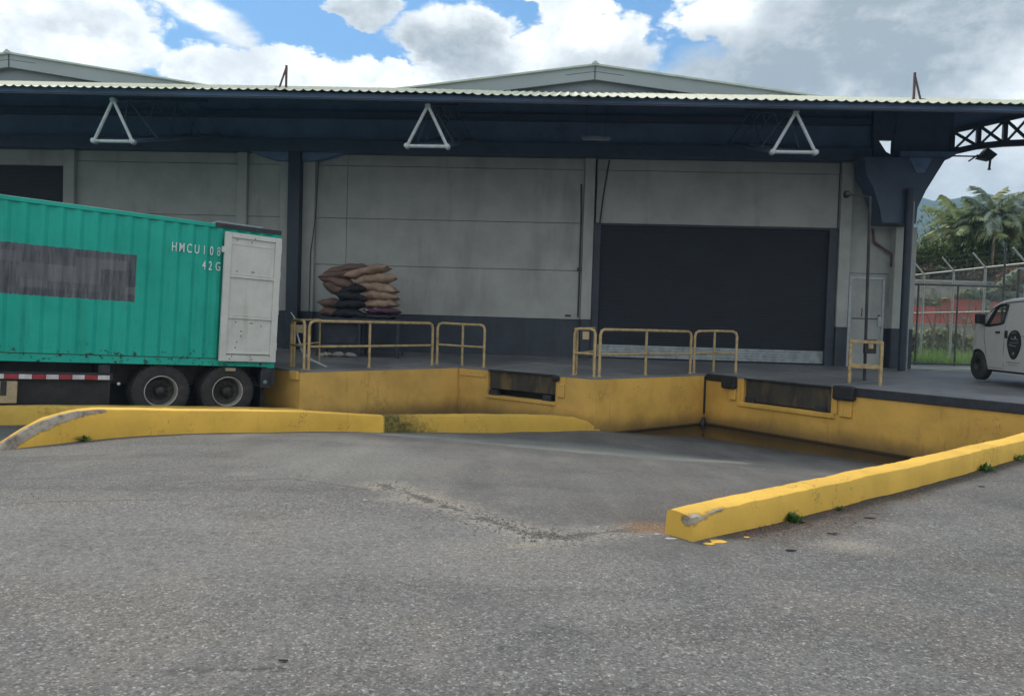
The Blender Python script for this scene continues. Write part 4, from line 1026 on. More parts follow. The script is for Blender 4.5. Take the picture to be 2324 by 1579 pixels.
# right door leaf, swung right round against the side
dl = bpy.data.objects.new('container_door', None); COL.objects.link(dl); dl.parent = cont; dl['label'] = 'white door leaf folded back along the side'
dl.location = (-0.02,-0.045,0.13); dl.rotation_euler = (0,0,R(2.5))
DW, DH = 1.17, 2.60
def dbox(x0,x1,y0,y1,z0,z1,nm='door_frame',mat='door_white',bv=.006): return MB().box(x0,x1,y0,y1,z0,z1).build(nm, M[mat], dl, bevel=bv)
dbox(-DW,0,-.025,.01,0,DH,'door_sheet')
dbox(-DW,-DW+.13,-.065,-.024,0,DH); dbox(-.13,0,-.065,-.024,0,DH)
dbox(-DW+.13,-.13,-.065,-.024,0,.10); dbox(-DW+.13,-.13,-.065,-.024,DH-.10,DH)
for zc in (.15,.87,1.70): dbox(-DW+.13,-.13,-.058,-.024,zc,zc+.035,'door_rib')
for zc in (.93,1.76,2.36): dbox(-DW+.16,-.16,-.036,-.024,zc,zc+.02,'door_rib')
dbox(-DW+.13,-.13,-.028,-.0255,.135,.148,'shadow_gap','joint',0)
for k, (a, zc) in enumerate([(.2,.05),(.24,.1),(.62,.04),(.62,.1),(.66,.05),(.30,.80),(.60,.79),(.64,.79),(.83,.74),(.42,.62),(.42,.52),(.34,.40),(.32,.28),(.27,1.83),(.58,1.84),(.62,1.84),(.25,2.46),(.55,2.44),(.60,2.52)]):
    MB().lathe([(0,.0),(.012,.0),(.012,.008),(0,.008)], 8, Matrix.Translation((-DW+a,-.066 if zc < .11 or zc > 2.5 else -.027,zc))@Matrix.Rotation(R(90),4,'X')).build('bolt_head', M['joint'], dl)
dbox(-DW-.05,-DW+.01,-.06,.0,DH-.42,DH-.30,'gasket_tab')
for zc in (.25,1.0,1.75,2.3): MB().tube([(0.015,.0,zc),(0.015,.0,zc+.16)], .02, 8).build('hinge', M['door_white'], dl)
MB().box(-1.35,.0,-.012,.03,HC-.09,HC+.004).build('dark_top_strip', M['chassis'], cont, bevel=.006)  # dark strip along the top rail above the door leaf
# lettering
def lettering(txt, size, x, z, sp):
    cu_ = bpy.data.curves.new('lettering', 'FONT'); cu_.body = txt; cu_.size = size; cu_.space_character = sp; cu_.extrude = 0.001; cu_.offset = 0.001; cu_.align_x = 'CENTER'
    cu_.materials.append(M['white_print'])
    tmp = bpy.data.objects.new('tmp', cu_); COL.objects.link(tmp)
    me = bpy.data.meshes.new_from_object(tmp.evaluated_get(bpy.context.evaluated_depsgraph_get())); bpy.data.objects.remove(tmp); bpy.data.curves.remove(cu_)
    if not me.materials: me.materials.append(M['white_print'])
    o = bpy.data.objects.new('lettering', me); COL.objects.link(o); o.parent = cont
    o.location = (x, -0.001, z-.09); o.rotation_euler = (R(90),0,0); o.scale = (.58,1,1); o['label'] = 'white stencilled code'
    return o
for ch, x, z in (('H',-2.10,2.33),('M',-1.96,2.33),('C',-1.82,2.33),('U',-1.68,2.33),('1',-1.54,2.33),('0',-1.40,2.33),('8',-1.26,2.33),('4',-1.53,2.03),('2',-1.41,2.03),('G',-1.26,2.03)):
    lettering(ch, .25, x, z, 1.0)

tr = empty('container_trailer', 'black twin axle container trailer under the green container', 'trailer', CO, cyaw, ry=cpit)
for y in (.78,1.60): MB().box(-12.3,-.05,y-.06,y+.06,-.42,-.01).build('chassis_beam', M['chassis'], tr, bevel=.01)
for x in (-.15,-3.2,-6.2,-9.2,-12.1): MB().box(x-.1,x+.1,.02,2.42,-.20,-.005).build('bolster', M['chassis'], tr, bevel=.01)
rail_ = MB().box(-12.0,-3.05,.02,.07,-.30,-.16).build('side_rail', M['chassis'], tr, bevel=.006)
x = -3.1; k = 0
while x > -9:
    MB().box(x-.20,x-.005,.012,.0195,-.285,-.205).build('reflector_tape', M['white_tape' if k%2 == 0 else 'red'], rail_); x -= .205; k += 1
MB().box(-12.0,-3.05,.25,.30,-1.0,-.31).build('shade_panel', M['chassis'], tr)  # dark sheet added to stand for the black shade under the trailer
MB().box(-12.0,-3.3,2.2,2.25,-.95,-.31).build('shade_panel', M['chassis'], tr)  # far-side dark sheet, also standing for shade
MB().box(-.12,.05,.05,2.39,-.36,-.02).build('rear_beam', M['chassis'], tr, bevel=.012)
MB().box(-.28,-.08,.0,.16,-.42,-.05).build('rear_bracket', M['chassis'], tr, bevel=.012)
MB().lathe([(0,0),(.045,0),(.045,.02),(0,.02)], 12, Matrix.Translation((-.18,-.0,-.3))@Matrix.Rotation(R(90),4,'X')).build('side_lamp', M['lampgrey'], tr)
MB().lathe([(0,0),(.03,0),(.03,.03),(0,.03)], 12, Matrix.Translation((-2.95,.02,-.36))@Matrix.Rotation(R(90),4,'X')).build('side_lamp', M['white_tube'], tr)
MB().box(-1.0,-.8,.0,.06,-.08,-.015).build('twist_lock', M['beige'], tr, bevel=.006)
MB().box(-3.2,-.3,1.15,1.20,-1.02,-.05).build('shade_panel', M['chassis'], tr)  # dark sheet behind the wheels, added as shade
MB().box(-.22,-.20,.1,.7,-1.0,-.42).build('mud_flap', M['rubber'], tr)
MB().tube([(-.12,.25,-.40),(-.14,.25,-.9)], .025, 8).build('bumper_stay', M['chassis'], tr)
MB().box(-.16,-.06,.1,2.3,-.98,-.86).build('under_run_bar', M['chassis'], tr, bevel=.01)
MB().box(-5.25,-4.54,.01,.45,-.72,-.33).build('tool_box', M['beige'], tr, bevel=.015)
MB().box(-4.79,-4.70,.0,.012,-.58,-.33).build('tool_box_latch', M['chassis'], tr)
MB().box(-8.0,-7.8,.3,.5,-1.0,-.2).build('landing_leg', M['chassis'], tr, bevel=.01)
# wheels
WR = .525
def wheel_meshes():
    A = Matrix.Rotation(R(90), 4, 'X')
    ty = MB().lathe([(.30,-.13),(.335,-.145),(.42,-.150),(.49,-.135),(.515,-.118),(.525,-.09),(.527,-.03),(.517,-.026),(.517,-.012),(.527,-.008),(.527,.03),(.517,.034),(.517,.05),(.527,.054),(.525,.09),(.515,.118),(.49,.135),(.42,.150),(.335,.145),(.30,.13)], 48, A)
    # shoulder lugs
    for k in range(48):
        a = 2*PI*k/48
        for sy in (-1,1):
            c = Vector((math.cos(a)*.512, sy*.115, math.sin(a)*.512)); t = Vector((-math.sin(a),0,math.cos(a)))
            ty.obox(c, t, (0,1,0), (math.cos(a),0,math.sin(a)), .018, .022, .02)
    rim = MB().lathe([(.300,.125),(.310,.145),(.300,.152),(.290,.145),(.286,.11),(.283,.02),(.262,-.02)], 40, A)
    disc = MB().lathe([(.272,.0),(.24,-.02),(.20,-.035),(.15,-.03),(.12,.0),(.10,.03),(.095,.09),(.08,.12),(.0,.125)], 32, A)
    for k in range(10):
        a = 2*PI*k/10
        disc.lathe([(0,.02),(.02,.02),(.02,-.03),(0,-.03)], 6, A@Matrix.Translation((math.cos(a)*.165, math.sin(a)*.165, .0)))
    return ty.mesh('tyre'), rim.mesh('rim'), disc.mesh('hub')
me_t, me_r, me_h = wheel_meshes()
for me_, mt_ in ((me_t,'tyre'),(me_r,'rim'),(me_h,'rim_dark')):
    bm = bmesh.new(); bm.from_mesh(me_); bmesh.ops.recalc_face_normals(bm, faces=bm.faces); bm.to_mesh(me_); bm.free()
    me_.materials.append(M[mt_])
for xw in (-.92,-2.19):
    for yw, out in ((.20,True),(.52,False),(WC-.52,False),(WC-.20,False)):
        w = bpy.data.objects.new('wheel', me_t); COL.objects.link(w); w.parent = tr; w.location = (xw, yw, -.505)
        w.rotation_euler = (0, 0, 0 if yw < 1.2 else PI)
        # outer hub faces -y; the lathe's +h axis maps to -y
        link('rim', me_r, None, w); link('hub', me_h, None, w)
    MB().tube([(xw,.3,-.505),(xw,WC-.3,-.505)], .07, 10).build('axle', M['chassis'], tr)
    MB().box(xw-.45,xw+.45,.72,.80,-.50,-.40).build('leaf_spring', M['chassis'], tr)

# ------------------------------------------------------------------ sacks on a table
def sack_mesh(L, Wd, H, seed, ear=0.10, bend=0.0):
    mb = MB(); nu, nv = 22, 14; vs = []
    for i in range(nu+1):
        for j in range(nv):
            u = -1+2*i/nu; a = 2*PI*j/nv
            # superellipse pillow
            e = (1-abs(u)**4.5)**0.55 if abs(u) < 1 else 0
            y = math.copysign(abs(math.cos(a))**0.75, math.cos(a)); z = math.copysign(abs(math.sin(a))**1.05, math.sin(a))
            corner = max(0, abs(u)-.72)/.28
            yy = y*Wd/2*(0.90+.10*e+ear*corner*1.2); zz = z*H/2*max(.07, e)
            xx = u*L/2*(1+ear*abs(y)**4*corner)
            nz = 0.022*fbm(xx*4+seed, yy*4, zz*4)+0.008*fbm(xx*16+seed, yy*16, zz*9)
            zz += nz*1.2*e+bend*(u*u-.4)+0.012*math.sin(u*9+seed)*e
            vs.append((xx, yy+nz, zz))
    mb.add(vs, [(i*nv+j, i*nv+(j+1)%nv, (i+1)*nv+(j+1)%nv, (i+1)*nv+j) for i in range(nu) for j in range(nv)], True)
    mb.add(vs[:nv], [tuple(range(nv))]); mb.add(vs[-nv:], [tuple(range(nv))[::-1]])
    return mb
tb = empty('work_table', 'dark steel table carrying the heap of jute sacks', 'table', (-4.2,20.6,0.56))
zt = 1.56
MB().box(-5.30,-3.0,20.1,21.15,zt-.09,zt).build('tabletop', M['table'], tb, world=True, bevel=.01)
for x in (-5.22,-4.12,-3.08):
    for y in (20.16,21.08): MB().box(x-.035,x+.035,y-.035,y+.035,.5,zt-.09).build('leg', M['table' if x < -4.5 else 'dark_steel'], tb, world=True, bevel=.005)
MB().box(-5.2,-3.1,20.2,21.05,.82,.86).build('lower_shelf', M['table'], tb, world=True, bevel=.005)
MB().box(-5.15,-4.2,20.3,21.0,.86,1.40).build('stored_crate', M['table'], tb, world=True, bevel=.02)
SK = [ # centre x, y, z, L, W, H, yaw, tilt(roll about y), mat, label
 (-3.62,20.55,1.63,.82,.55,.14,4,0,'table','grey slab lying on the table under the printed sack'),
 (-3.58,20.50,1.78,.98,.60,.17,3,0,'sack_purple','purple and white printed sack at the bottom of the right pile'),
 (-3.66,20.52,1.97,.96,.60,.25,-3,-2,'sack_tan','lowest tan jute sack of the right pile'),
 (-3.66,20.55,2.19,1.0,.60,.26,4,3,'sack_tan','second tan jute sack from the bottom of the right pile'),
 (-3.72,20.56,2.41,1.05,.60,.28,-4,6,'sack_tan','third tan jute sack from the bottom of the right pile'),
 (-3.80,20.58,2.64,1.10,.62,.28,5,-8,'sack_tan','fourth tan jute sack of the right pile, sagging left'),
 (-4.02,20.62,2.86,1.15,.62,.26,-4,-14,'sack_tan','topmost tan jute sack of the right pile, drooping left'),
 (-4.86,20.70,1.70,.90,.60,.26,5,4,'sack_brown','lowest brown sack of the left pile'),
 (-4.84,20.70,1.93,.95,.60,.26,-5,6,'sack_brown','second brown sack of the left pile with torn pale corner'),
 (-4.74,20.66,2.25,1.0,.62,.30,6,28,'sack_brown','third brown sack of the left pile, slanting down right'),
 (-4.72,20.68,2.50,1.15,.62,.30,-3,16,'sack_brown','fourth brown sack of the left pile'),
 (-4.68,20.70,2.74,1.25,.62,.28,4,-6,'sack_brown','fifth brown sack of the left pile, its corner jutting left'),
 (-4.58,20.68,2.90,1.15,.62,.22,-4,-10,'sack_brown','topmost brown sack of the left pile'),
 (-4.42,20.32,1.70,.80,.50,.24,6,3,'sack_dark','lowest dark sack in front between both piles'),
 (-4.40,20.33,1.92,.84,.52,.26,-7,-5,'sack_dark','second dark sack in front between both piles'),
 (-4.36,20.34,2.14,.80,.50,.26,9,8,'sack_dark','third dark sack in front between both piles'),
 (-4.34,20.36,2.34,.70,.48,.22,-4,-10,'sack_dark','topmost dark sack in front between both piles'),
]
for k, (x,y,z,L,Wd,H,yaw,tilt,mt,lb) in enumerate(SK):
    mb = sack_mesh(L,Wd,H,k*3.7,bend=-.04 if 1 < k else 0)
    o = mb.build('sack', M[mt]); o.location = (x,y,z); o.rotation_euler = (R(random.uniform(-4,4)), R(tilt), R(yaw))
    tag(o, lb, 'sack', 'sacks heaped on the table'); 
SK2 = [(-4.95,19.9,'pale crumpled bag nearest the left railing post, under the table'),(-4.62,19.95,'pale bag second from the left under the table'),(-4.28,19.9,'pale grey bag, right end of the row under the table')]
for k, (x,y,lb) in enumerate(SK2):
    o = sack_mesh(.34,.24,.12,k*9+2).build('bag', M['stone']); o.location = (x,y,deck_z(x,y)+.06); tag(o, lb, 'bag', 'small bags on the deck under the table'); o.rotation_euler = (0,0,k)

# ------------------------------------------------------------------ van
VD = Vector((-.077,-.997,0)).normalized()      # towards the rear
vyaw = math.atan2(VD.y, VD.x)                   # local +x -> rear; local -y?  left side (seen) faces the camera side
vorg = Vector((11.02,18.5,0.0))+VD*0.27
van = empty('parked_van', 'small white delivery van with a dark oval badge on its side, parked facing away', 'van', (vorg.x, vorg.y, 0.575), vyaw)
# local: x = distance behind the nose, y: visible side at y=0, body extends to +y? check side: rotate
# rear dir d=(-.077,-.997); left-hand normal of d (rot +90) = (.997,-.077) points away from the camera side => body at +y
VL, VW = 4.05, 1.66
def v_top(l):
    P = [(0,.62),(.03,.80),(.10,.98),(.28,1.16),(.42,1.26),(.78,1.52),(1.02,1.74),(1.25,1.83),(1.6,1.875),(2.4,1.90),(3.6,1.89),(3.95,1.85),(4.02,1.6),(4.05,1.0)]
    return float(np.interp(l, [p[0] for p in P], [p[1] for p in P]))
def v_bot(l):
    b_ = .27
    if l < .10: b_ = .34
    if l > 3.9: b_ = .36
    for c0 in (.62, 3.05):
        d = abs(l-c0)
        if d < .40: b_ = max(b_, .33+math.sqrt(.40**2-d*d)*.98)
    return b_
def v_in(l, z):        # inset of the side from the widest plane
    a = 0
    if z > 1.0: a += ((z-1.0)/.9)**1.6*.13
    if z < .5: a += (.5-z)*.10
    if l < .55: a += ((.55-l)/.55)**2.4*.33
    if l > 3.8: a += ((l-3.8)/.25)**2*.08
    return a
ls = sorted(set([round(v,3) for v in list(np.arange(0,4.051,.045))]+[4.05]))
NS = 26; win = {}
WIN = [(0.98,1.26),(1.43,1.30),(1.58,1.33),(1.62,1.72),(1.36,1.735),(1.24,1.70)]
def inpoly(px, pz, P):
    c = False; j = len(P)-1
    for i in range(len(P)):
        if (P[i][1] > pz) != (P[j][1] > pz) and px < (P[j][0]-P[i][0])*(pz-P[i][1])/(P[j][1]-P[i][1])+P[i][0]: c = not c
        j = i
    return c
mb = MB()
side_v = []
for l in ls:
    zb, zt_ = v_bot(l), v_top(l); ring = []
    zr = zt_-.10 if zt_-zb > .3 else zt_-.03
    for k in range(NS+1):
        z = zb+(zr-zb)*k/NS; ring.append((l, v_in(l, z), z))
    i0 = v_in(l, zr)
    for k, a in enumerate((20,45,70,90)):
        ring.append((l, i0+.12*(1-math.cos(R(a))), zr+(zt_-zr)*math.sin(R(a))))
    for t in (.2,.35): ring.append((l, i0+.12+(VW/2-i0-.12)*t*2, zt_+.012*math.sin(PI*t)))
    ring.append((l, VW/2, zt_+.015))
    full = ring+[(a, VW-y, z) for (a, y, z) in ring[::-1][1:]]
    side_v.append(full)
nk = len(side_v[0]); vs = [v for r_ in side_v for v in r_]; fs = []
for i in range(len(side_v)-1):
    for k in range(nk-1):
        q = (i*nk+k, (i+1)*nk+k, (i+1)*nk+k+1, i*nk+k+1)
        cx = sum(vs[j][0] for j in q)/4; cy = sum(vs[j][1] for j in q)/4; cz = sum(vs[j][2] for j in q)/4
        if (k < NS or k >= nk-1-NS) and inpoly(cx, cz, WIN): continue
        if .44 < cx < 1.15 and .12 < cy < VW-.12 and cz > v_top(cx)-.02 and k > NS+2 and k < nk-NS-3: continue     # windscreen opening
        fs.append(q)
mb.add(vs, fs, True)
mb.add(side_v[0], [tuple(range(nk))]); mb.add(side_v[-1], [tuple(range(nk))[::-1]])
vb = mb.build('body', M['van'], van)
def on_side(l, z, off=0.0, far=False):
    y = v_in(l, z)-off
    return (l, VW-y if far else y, z)
for far in (False, True):
    n = len(WIN)
    loop = [Vector(on_side(*WIN[i%n], .004, far)) for i in range(n+1)]
    dense = []
    for a, b2 in zip(loop[:-1], loop[1:]):
        for t in range(6): 
            p = a+(b2-a)*t/6; dense.append(Vector(on_side(p.x, p.z, .004, far)))
    dense.append(dense[0])
    MB().tube(dense, .028, 6).build('window_frame', M['black_plastic'], van)
    MB().add([on_side(p[0],p[1],-.006,far) for p in WIN], [tuple(range(n))]).build('side_window', M['glass'], van)
    # black quarter fillet at mirror
    MB().add([on_side(a,z_,.006,far) for a, z_ in ((.82,1.24),(1.02,1.24),(1.26,1.71),(1.14,1.70))], [(0,1,2,3)]).build('quarter_panel', M['black_plastic'], van)
MB().add([(.46,.14,1.285),(.46,VW-.14,1.285),(1.13,VW-.20,1.785),(1.13,.20,1.785)], [(0,1,2,3)]).build('windscreen', M['glass'], van)
# gutter line, door seams, handles
g_ = [Vector(on_side(l, v_top(l)-.10, .006)) for l in np.arange(.95,3.9,.1)]
MB().tube(g_, .010, 5).build('roof_gutter', M['black_plastic'], van)
def seam(P, name='door_seam'): MB().tube([Vector(on_side(l, z, .001)) for l, z in P], .005, 4).build(name, M['black_plastic'], van)
seam([(1.66,.36),(1.66,.7),(1.665,1.1),(1.655,1.5),(1.64,1.74)]); seam([(.98,.55),(.93,.75),(.86,1.0),(.84,1.22)]); seam([(1.0,.33),(1.3,.31),(1.66,.31)])
seam([(3.25,.7),(3.3,1.2),(3.28,1.75)]); seam([(1.7,1.02),(2.4,1.04),(3.9,1.04)])
MB().obox(Vector(on_side(1.42,1.115,.018)), (1,0,0), (0,1,0), (0,0,1), .07, .02, .022).build('door_handle', M['black_plastic'], van, bevel=.01)
MB().obox(Vector(on_side(1.76,1.07,.018)), (1,0,0), (0,1,0), (0,0,1), .03, .02, .085).build('door_handle', M['black_plastic'], van, bevel=.01)
o = MB().obox((.84,-.10,1.42), (1,.1,0), (-.1,1,0), (0,0,1), .06, .10, .115).build('wing_mirror', M['black_plastic'], van, bevel=.035); o.modifiers[0].segments = 4
MB().tube([(.80,-.08,1.34),(.88,.02,1.29)], .03, 8).build('mirror_arm', M['black_plastic'], van)
# badge: dark pointed oval with pale marks, a thin line of small print below
def badge(P, off, name, mat, par=van):
    pts = [on_side(l, z, off) for l, z in P]; return MB().add(pts, [tuple(range(len(pts)))]).build(name, mat, par)
bc = (2.05,.87)
out_ = []
for k in range(28):
    a = 2*PI*k/28; s_ = math.sin(a); c_ = math.cos(a)
    hz = .30 if s_ > 0 else .34
    wz = .265*(abs(c_)**.85)*(1 if s_ > 0 else (1-.25*abs(s_)))
    out_.append((bc[0]+math.copysign(wz,c_), bc[1]+s_*hz))
M['badge'] = simple('dark_badge_print', (0.022,0.024,0.027), 0.5, 0.5, 22, obj=True)
M['badge_pale'] = simple('badge_pale_print', (0.22,0.22,0.20), 0.6, 0.3, 25, obj=True)
bd = badge(out_, .006, 'side_badge', M['badge'])
def stroke(P, w):
    mb = MB()
    for (a, b2) in zip(P[:-1], P[1:]):
        p, q = Vector(on_side(*a,.010)), Vector(on_side(*b2,.010)); mb.beam(p, q, .002, w, (0,0,1))
    mb.build('badge_mark', M['badge_pale'], bd)
stroke([(bc[0]-.12,bc[1]+.13),(bc[0]-.05,bc[1]+.10),(bc[0]+.06,bc[1]+.11),(bc[0]+.13,bc[1]+.09)], .028)
stroke([(bc[0]-.17,bc[1]-.02),(bc[0]-.05,bc[1]-.04),(bc[0]+.08,bc[1]-.05)], .02)
stroke([(bc[0]-.13,bc[1]+.03),(bc[0]-.02,bc[1]+.025),(bc[0]+.10,bc[1]+.02),(bc[0]+.16,bc[1]+.04)], .014)
stroke([(bc[0]-.03,bc[1]-.20),(bc[0]+.03,bc[1]-.22)], .06)
stroke([(bc[0]-.1,bc[1]+.22),(bc[0]-.02,bc[1]+.25),(bc[0]+.07,bc[1]+.24)], .012)
for k in range(8):
    l = 1.80+k*.062; badge([(l,.455),(l+.045,.455),(l+.045,.475+.01*(k%2)),(l,.475)], .006, 'small_print', M['badge_pale'])
for k in range(6):
    l = 1.86+k*.06; badge([(l,.405),(l+.04,.405),(l+.04,.42),(l,.42)], .006, 'small_print', M['badge_pale'])
# seats, dash, underside
for y in (.45,1.2):
    MB().box(1.25,1.75,y-.22,y+.22,.6,.85).build('seat', M['black_plastic'], van, bevel=.05)
    MB().box(1.68,1.80,y-.22,y+.22,.85,1.35).build('seat', M['black_plastic'], van, bevel=.04)
    MB().box(1.68,1.78,y-.12,y+.12,1.38,1.58).build('head_rest', M['black_plastic'], van, bevel=.03)
MB().box(.5,.85,.12,VW-.12,.9,1.2).build('dashboard', M['black_plastic'], van, bevel=.05)
MB().lathe([(.17,0),(.185,.012),(.17,.024),(.158,.012),(.17,0)], 20, Matrix.Translation((1.0,.45,1.24))@Matrix.Rotation(R(62),4,'Y')).build('steering_wheel', M['black_plastic'], van)
MB().box(.25,3.9,.12,VW-.12,.22,.34).build('underbody', M['black_plastic'], van)
for x in (.62,3.05): MB().box(x-.36,x+.36,.10,.42,.3,.72).build('wheel_housing', M['black_plastic'], van)
A = Matrix.Rotation(R(90), 4, 'X')
tyv = MB().lathe([(.17,-.09),(.26,-.098),(.315,-.09),(.337,-.07),(.34,0),(.337,.07),(.315,.09),(.26,.098),(.17,.09)], 36, A); 
rmv = MB().lathe([(.175,.075),(.18,.085),(.168,.085),(.158,.03),(.15,.0),(.10,.005),(.06,.035),(.0,.035)], 28, A)
for mbx in (tyv, rmv): pass
mt1 = tyv.mesh('van_tyre'); mt2 = rmv.mesh('van_rim')
for me_, mt_ in ((mt1,'tyre'),(mt2,'chrome')):
    bm = bmesh.new(); bm.from_mesh(me_); bmesh.ops.recalc_face_normals(bm, faces=bm.faces); bm.to_mesh(me_); bm.free(); me_.materials.append(M['rim_dark' if mt_ == 'chrome' else mt_])
for x in (.62,3.05):
    for y, rz in ((.10,0),(VW-.10,PI)):
        w = bpy.data.objects.new('wheel', mt1); COL.objects.link(w); w.parent = van; w.location = (x,y,.335); w.rotation_euler = (0,0,rz)
        link('rim', mt2, None, w)

# ------------------------------------------------------------------ beyond the building: grass, fence, gate, wall, trees, hill
mb = MB(); vs = []; nx_, ny_ = 50, 60
for j in range(ny_+1):
    for i in range(nx_+1):
        x = 11.55+i*1.3; y = 24.4+j*1.3
        z = 0.50+0.03*(y-24)*.6+0.10*fbm(x*.3,y*.3)+max(0,(y-45)*.06)+(.0 if y > 24.5 else -.0)
        vs.append((x,y,z))
mb.add(vs, [(j*(nx_+1)+i, j*(nx_+1)+i+1, (j+1)*(nx_+1)+i+1, (j+1)*(nx_+1)+i) for j in range(ny_) for i in range(nx_)], True)
gf = mb.build('grass_field', M['earth'], fix=False); gf['kind'] = 'structure'
def field_z(x, y): return 0.50+0.018*(y-24)+max(0,(y-45)*.06)
mb = MB()
for k in range(16000):
    y = 24.7+random.random()**1.6*13; x = 11.8+random.random()*(y*.72-11.0)
    h = random.uniform(.10,.34)*(1.0 if y < 30 else 1.5); a = random.uniform(0,PI); w = random.uniform(.015,.04); ln = random.uniform(-.12,.12)
    z = field_z(x,y)-.03
    mb.add([(x-w*math.cos(a),y-w*math.sin(a),z),(x+w*math.cos(a),y+w*math.sin(a),z),(x+ln,y+random.uniform(-.1,.1),z+h)], [(0,1,2)])
gr_ = mb.build('grass', M['grass'], fix=False); tag(gr_, 'bright green uncut grass beyond the gate', 'grass'); gr_['kind'] = 'stuff'

def netting(p, q, z0, z1, sp=.085, r=.0032):
    p, q = Vector(p), Vector(q); d = q-p; L = d.length; d.normalize(); H = z1-z0; mb = MB()
    nrm = Vector((-d.y,d.x,0))
    def wire(s0,a,s1,b2):
        A_ = p+d*s0; B_ = p+d*s1; A_ = Vector((A_.x,A_.y,a)); B_ = Vector((B_.x,B_.y,b2))
        t = (B_-A_).normalized(); sd = t.cross(nrm).normalized()*r; n2 = nrm*r
        mb.add([A_+sd,A_-sd*.5+n2,A_-sd*.5-n2,B_+sd,B_-sd*.5+n2,B_-sd*.5-n2], [(0,1,4,3),(1,2,5,4),(2,0,3,5)])
    s = -H
    while s < L:
        a0 = max(s,0); a1 = min(s+H,L)
        if a1 > a0:
            wire(a0, z0+(a0-s), a1, z0+(a1-s)); wire(a0, z1-(a0-s), a1, z1-(a1-s))
        s += sp*1.414
    return mb
# side fence running away along the right side of the road
fe = empty('chain_link_fence', 'tall white tube chain link fence with slanted barbed wire arms', 'fence', (16.0,27,0.5))
fpts = [(16.35,19.8),(16.28,21.8),(16.2,23.8),(16.1,25.7),(16.05,27.45),(15.98,29.3),(15.92,31.2),(15.85,33.2)]
ftop = [3.93,3.93,3.93,3.93,3.93,3.93,3.93,3.93]
for (x,y) in fpts:
    z = .42 if y < 24 else field_z(x,y)-.1
    MB().tube([(x,y,z),(x,y,3.93)], .04, 8).build('post', M['fence'], fe, world=True)
    MB().beam((x+.0,y,3.92),(x-.42,y+.05,4.42),.05,.05).build('barb_arm', M['fence'], fe, world=True)
for zz, r in ((3.93,.035),(2.42,.028)):
    MB().tube([(x,y,zz) for x,y in fpts], r, 8).build('rail', M['fence'], fe, world=True)
for k in (.3,.65,.95):
    MB().tube([(x-.42*k,y,3.92+.5*k) for x,y in fpts], .005, 4).build('barbed_wire', M['brown_steel'], fe, world=True)
o = netting((fpts[0][0],fpts[0][1],0),(fpts[-1][0],fpts[-1][1],0),.55,3.9).build('wire_mesh', M['galv'], fe, world=True, fix=False); o['kind'] = 'stuff'
# gate across the end of the road
gt = empty('mesh_gate', 'dark tube mesh gate closing the lane beside the warehouse corner', 'gate', (12.5,24.2,0.55))
gx = [(12.25,24.25),(13.05,24.22),(14.30,24.18),(15.72,24.13)]
for (x,y) in gx: MB().tube([(x,y,.52),(x,y,3.22 if x < 15 else 4.6)], .032, 8).build('gate_post', M['gate'], gt, world=True)
for zz in (3.2,.66): MB().tube([(x,y,zz) for x,y in gx], .035, 8).build('gate_rail', M['gate'], gt, world=True)
o = netting((gx[0][0],gx[0][1],0),(gx[-1][0],gx[-1][1],0),.68,3.18).build('wire_mesh', M['galv'], gt, world=True, fix=False); o['kind'] = 'stuff'
g2 = empty('fence_panel', 'dark framed mesh panel behind the van roof at the right edge', 'fence', (16.0,23.9,0.5))
for x in (16.0,18.6): MB().tube([(x,23.85,.4),(x,23.85,3.75)], .04, 8).build('gate_post', M['gate'], g2, world=True)
for zz in (3.75,.7): MB().tube([(16.0,23.85,zz),(18.6,23.85,zz)], .04, 8).build('gate_rail', M['fence'], g2, world=True)
o = netting((16,23.85,0),(18.6,23.85,0),.7,3.72).build('wire_mesh', M['galv'], g2, world=True, fix=False); o['kind'] = 'stuff'
# red wall on a pale masonry base
rw = empty('red_wall', 'faded red painted boundary wall on a pale stone base behind the palms', 'wall', (24,42,1.2))
for k, (x0,x1,zt2) in enumerate(((21.6,23.9,3.15),(23.95,26.4,3.62),(26.5,29.5,3.5),(29.6,34,3.4))):
    MB().box(x0,x1,42,42.3,2.15,zt2).build('wall_section', M['redwall'], rw, world=True, bevel=.01)
MB().box(18.5,34,41.85,42.4,.7,2.13).build('stone_base', M['stone'], rw, world=True, bevel=.02)
MB().box(21.6,34,41.8,42.45,2.14,2.2).build('coping', M['pier'], rw, world=True)
# low pale building behind
tw = empty('masonry_wall', 'tall pale grey green masonry wall standing behind the red wall', 'wall', (26,43.6,1.2))
MB().box(17,36,43.5,43.8,.7,4.65).build('stone_base', M['stone'], tw, world=True)
MB().box(17,36,43.45,43.85,4.65,4.75).build('coping', M['pier'], tw, world=True)
bb = empty('grey_shed', 'pale grey shed with shallow roof seen through the palms', 'building', (30,52,1.5))
MB().box(22,40,52,60,1.5,5.2).build('shed_wall', M['gable_inner'], bb, world=True)
MB().prism([(21.6,5.2),(40.4,5.2),(31,6.6)], 'y', 51.7, 60.3).build('shed_roof', M['gable'], bb, world=True)

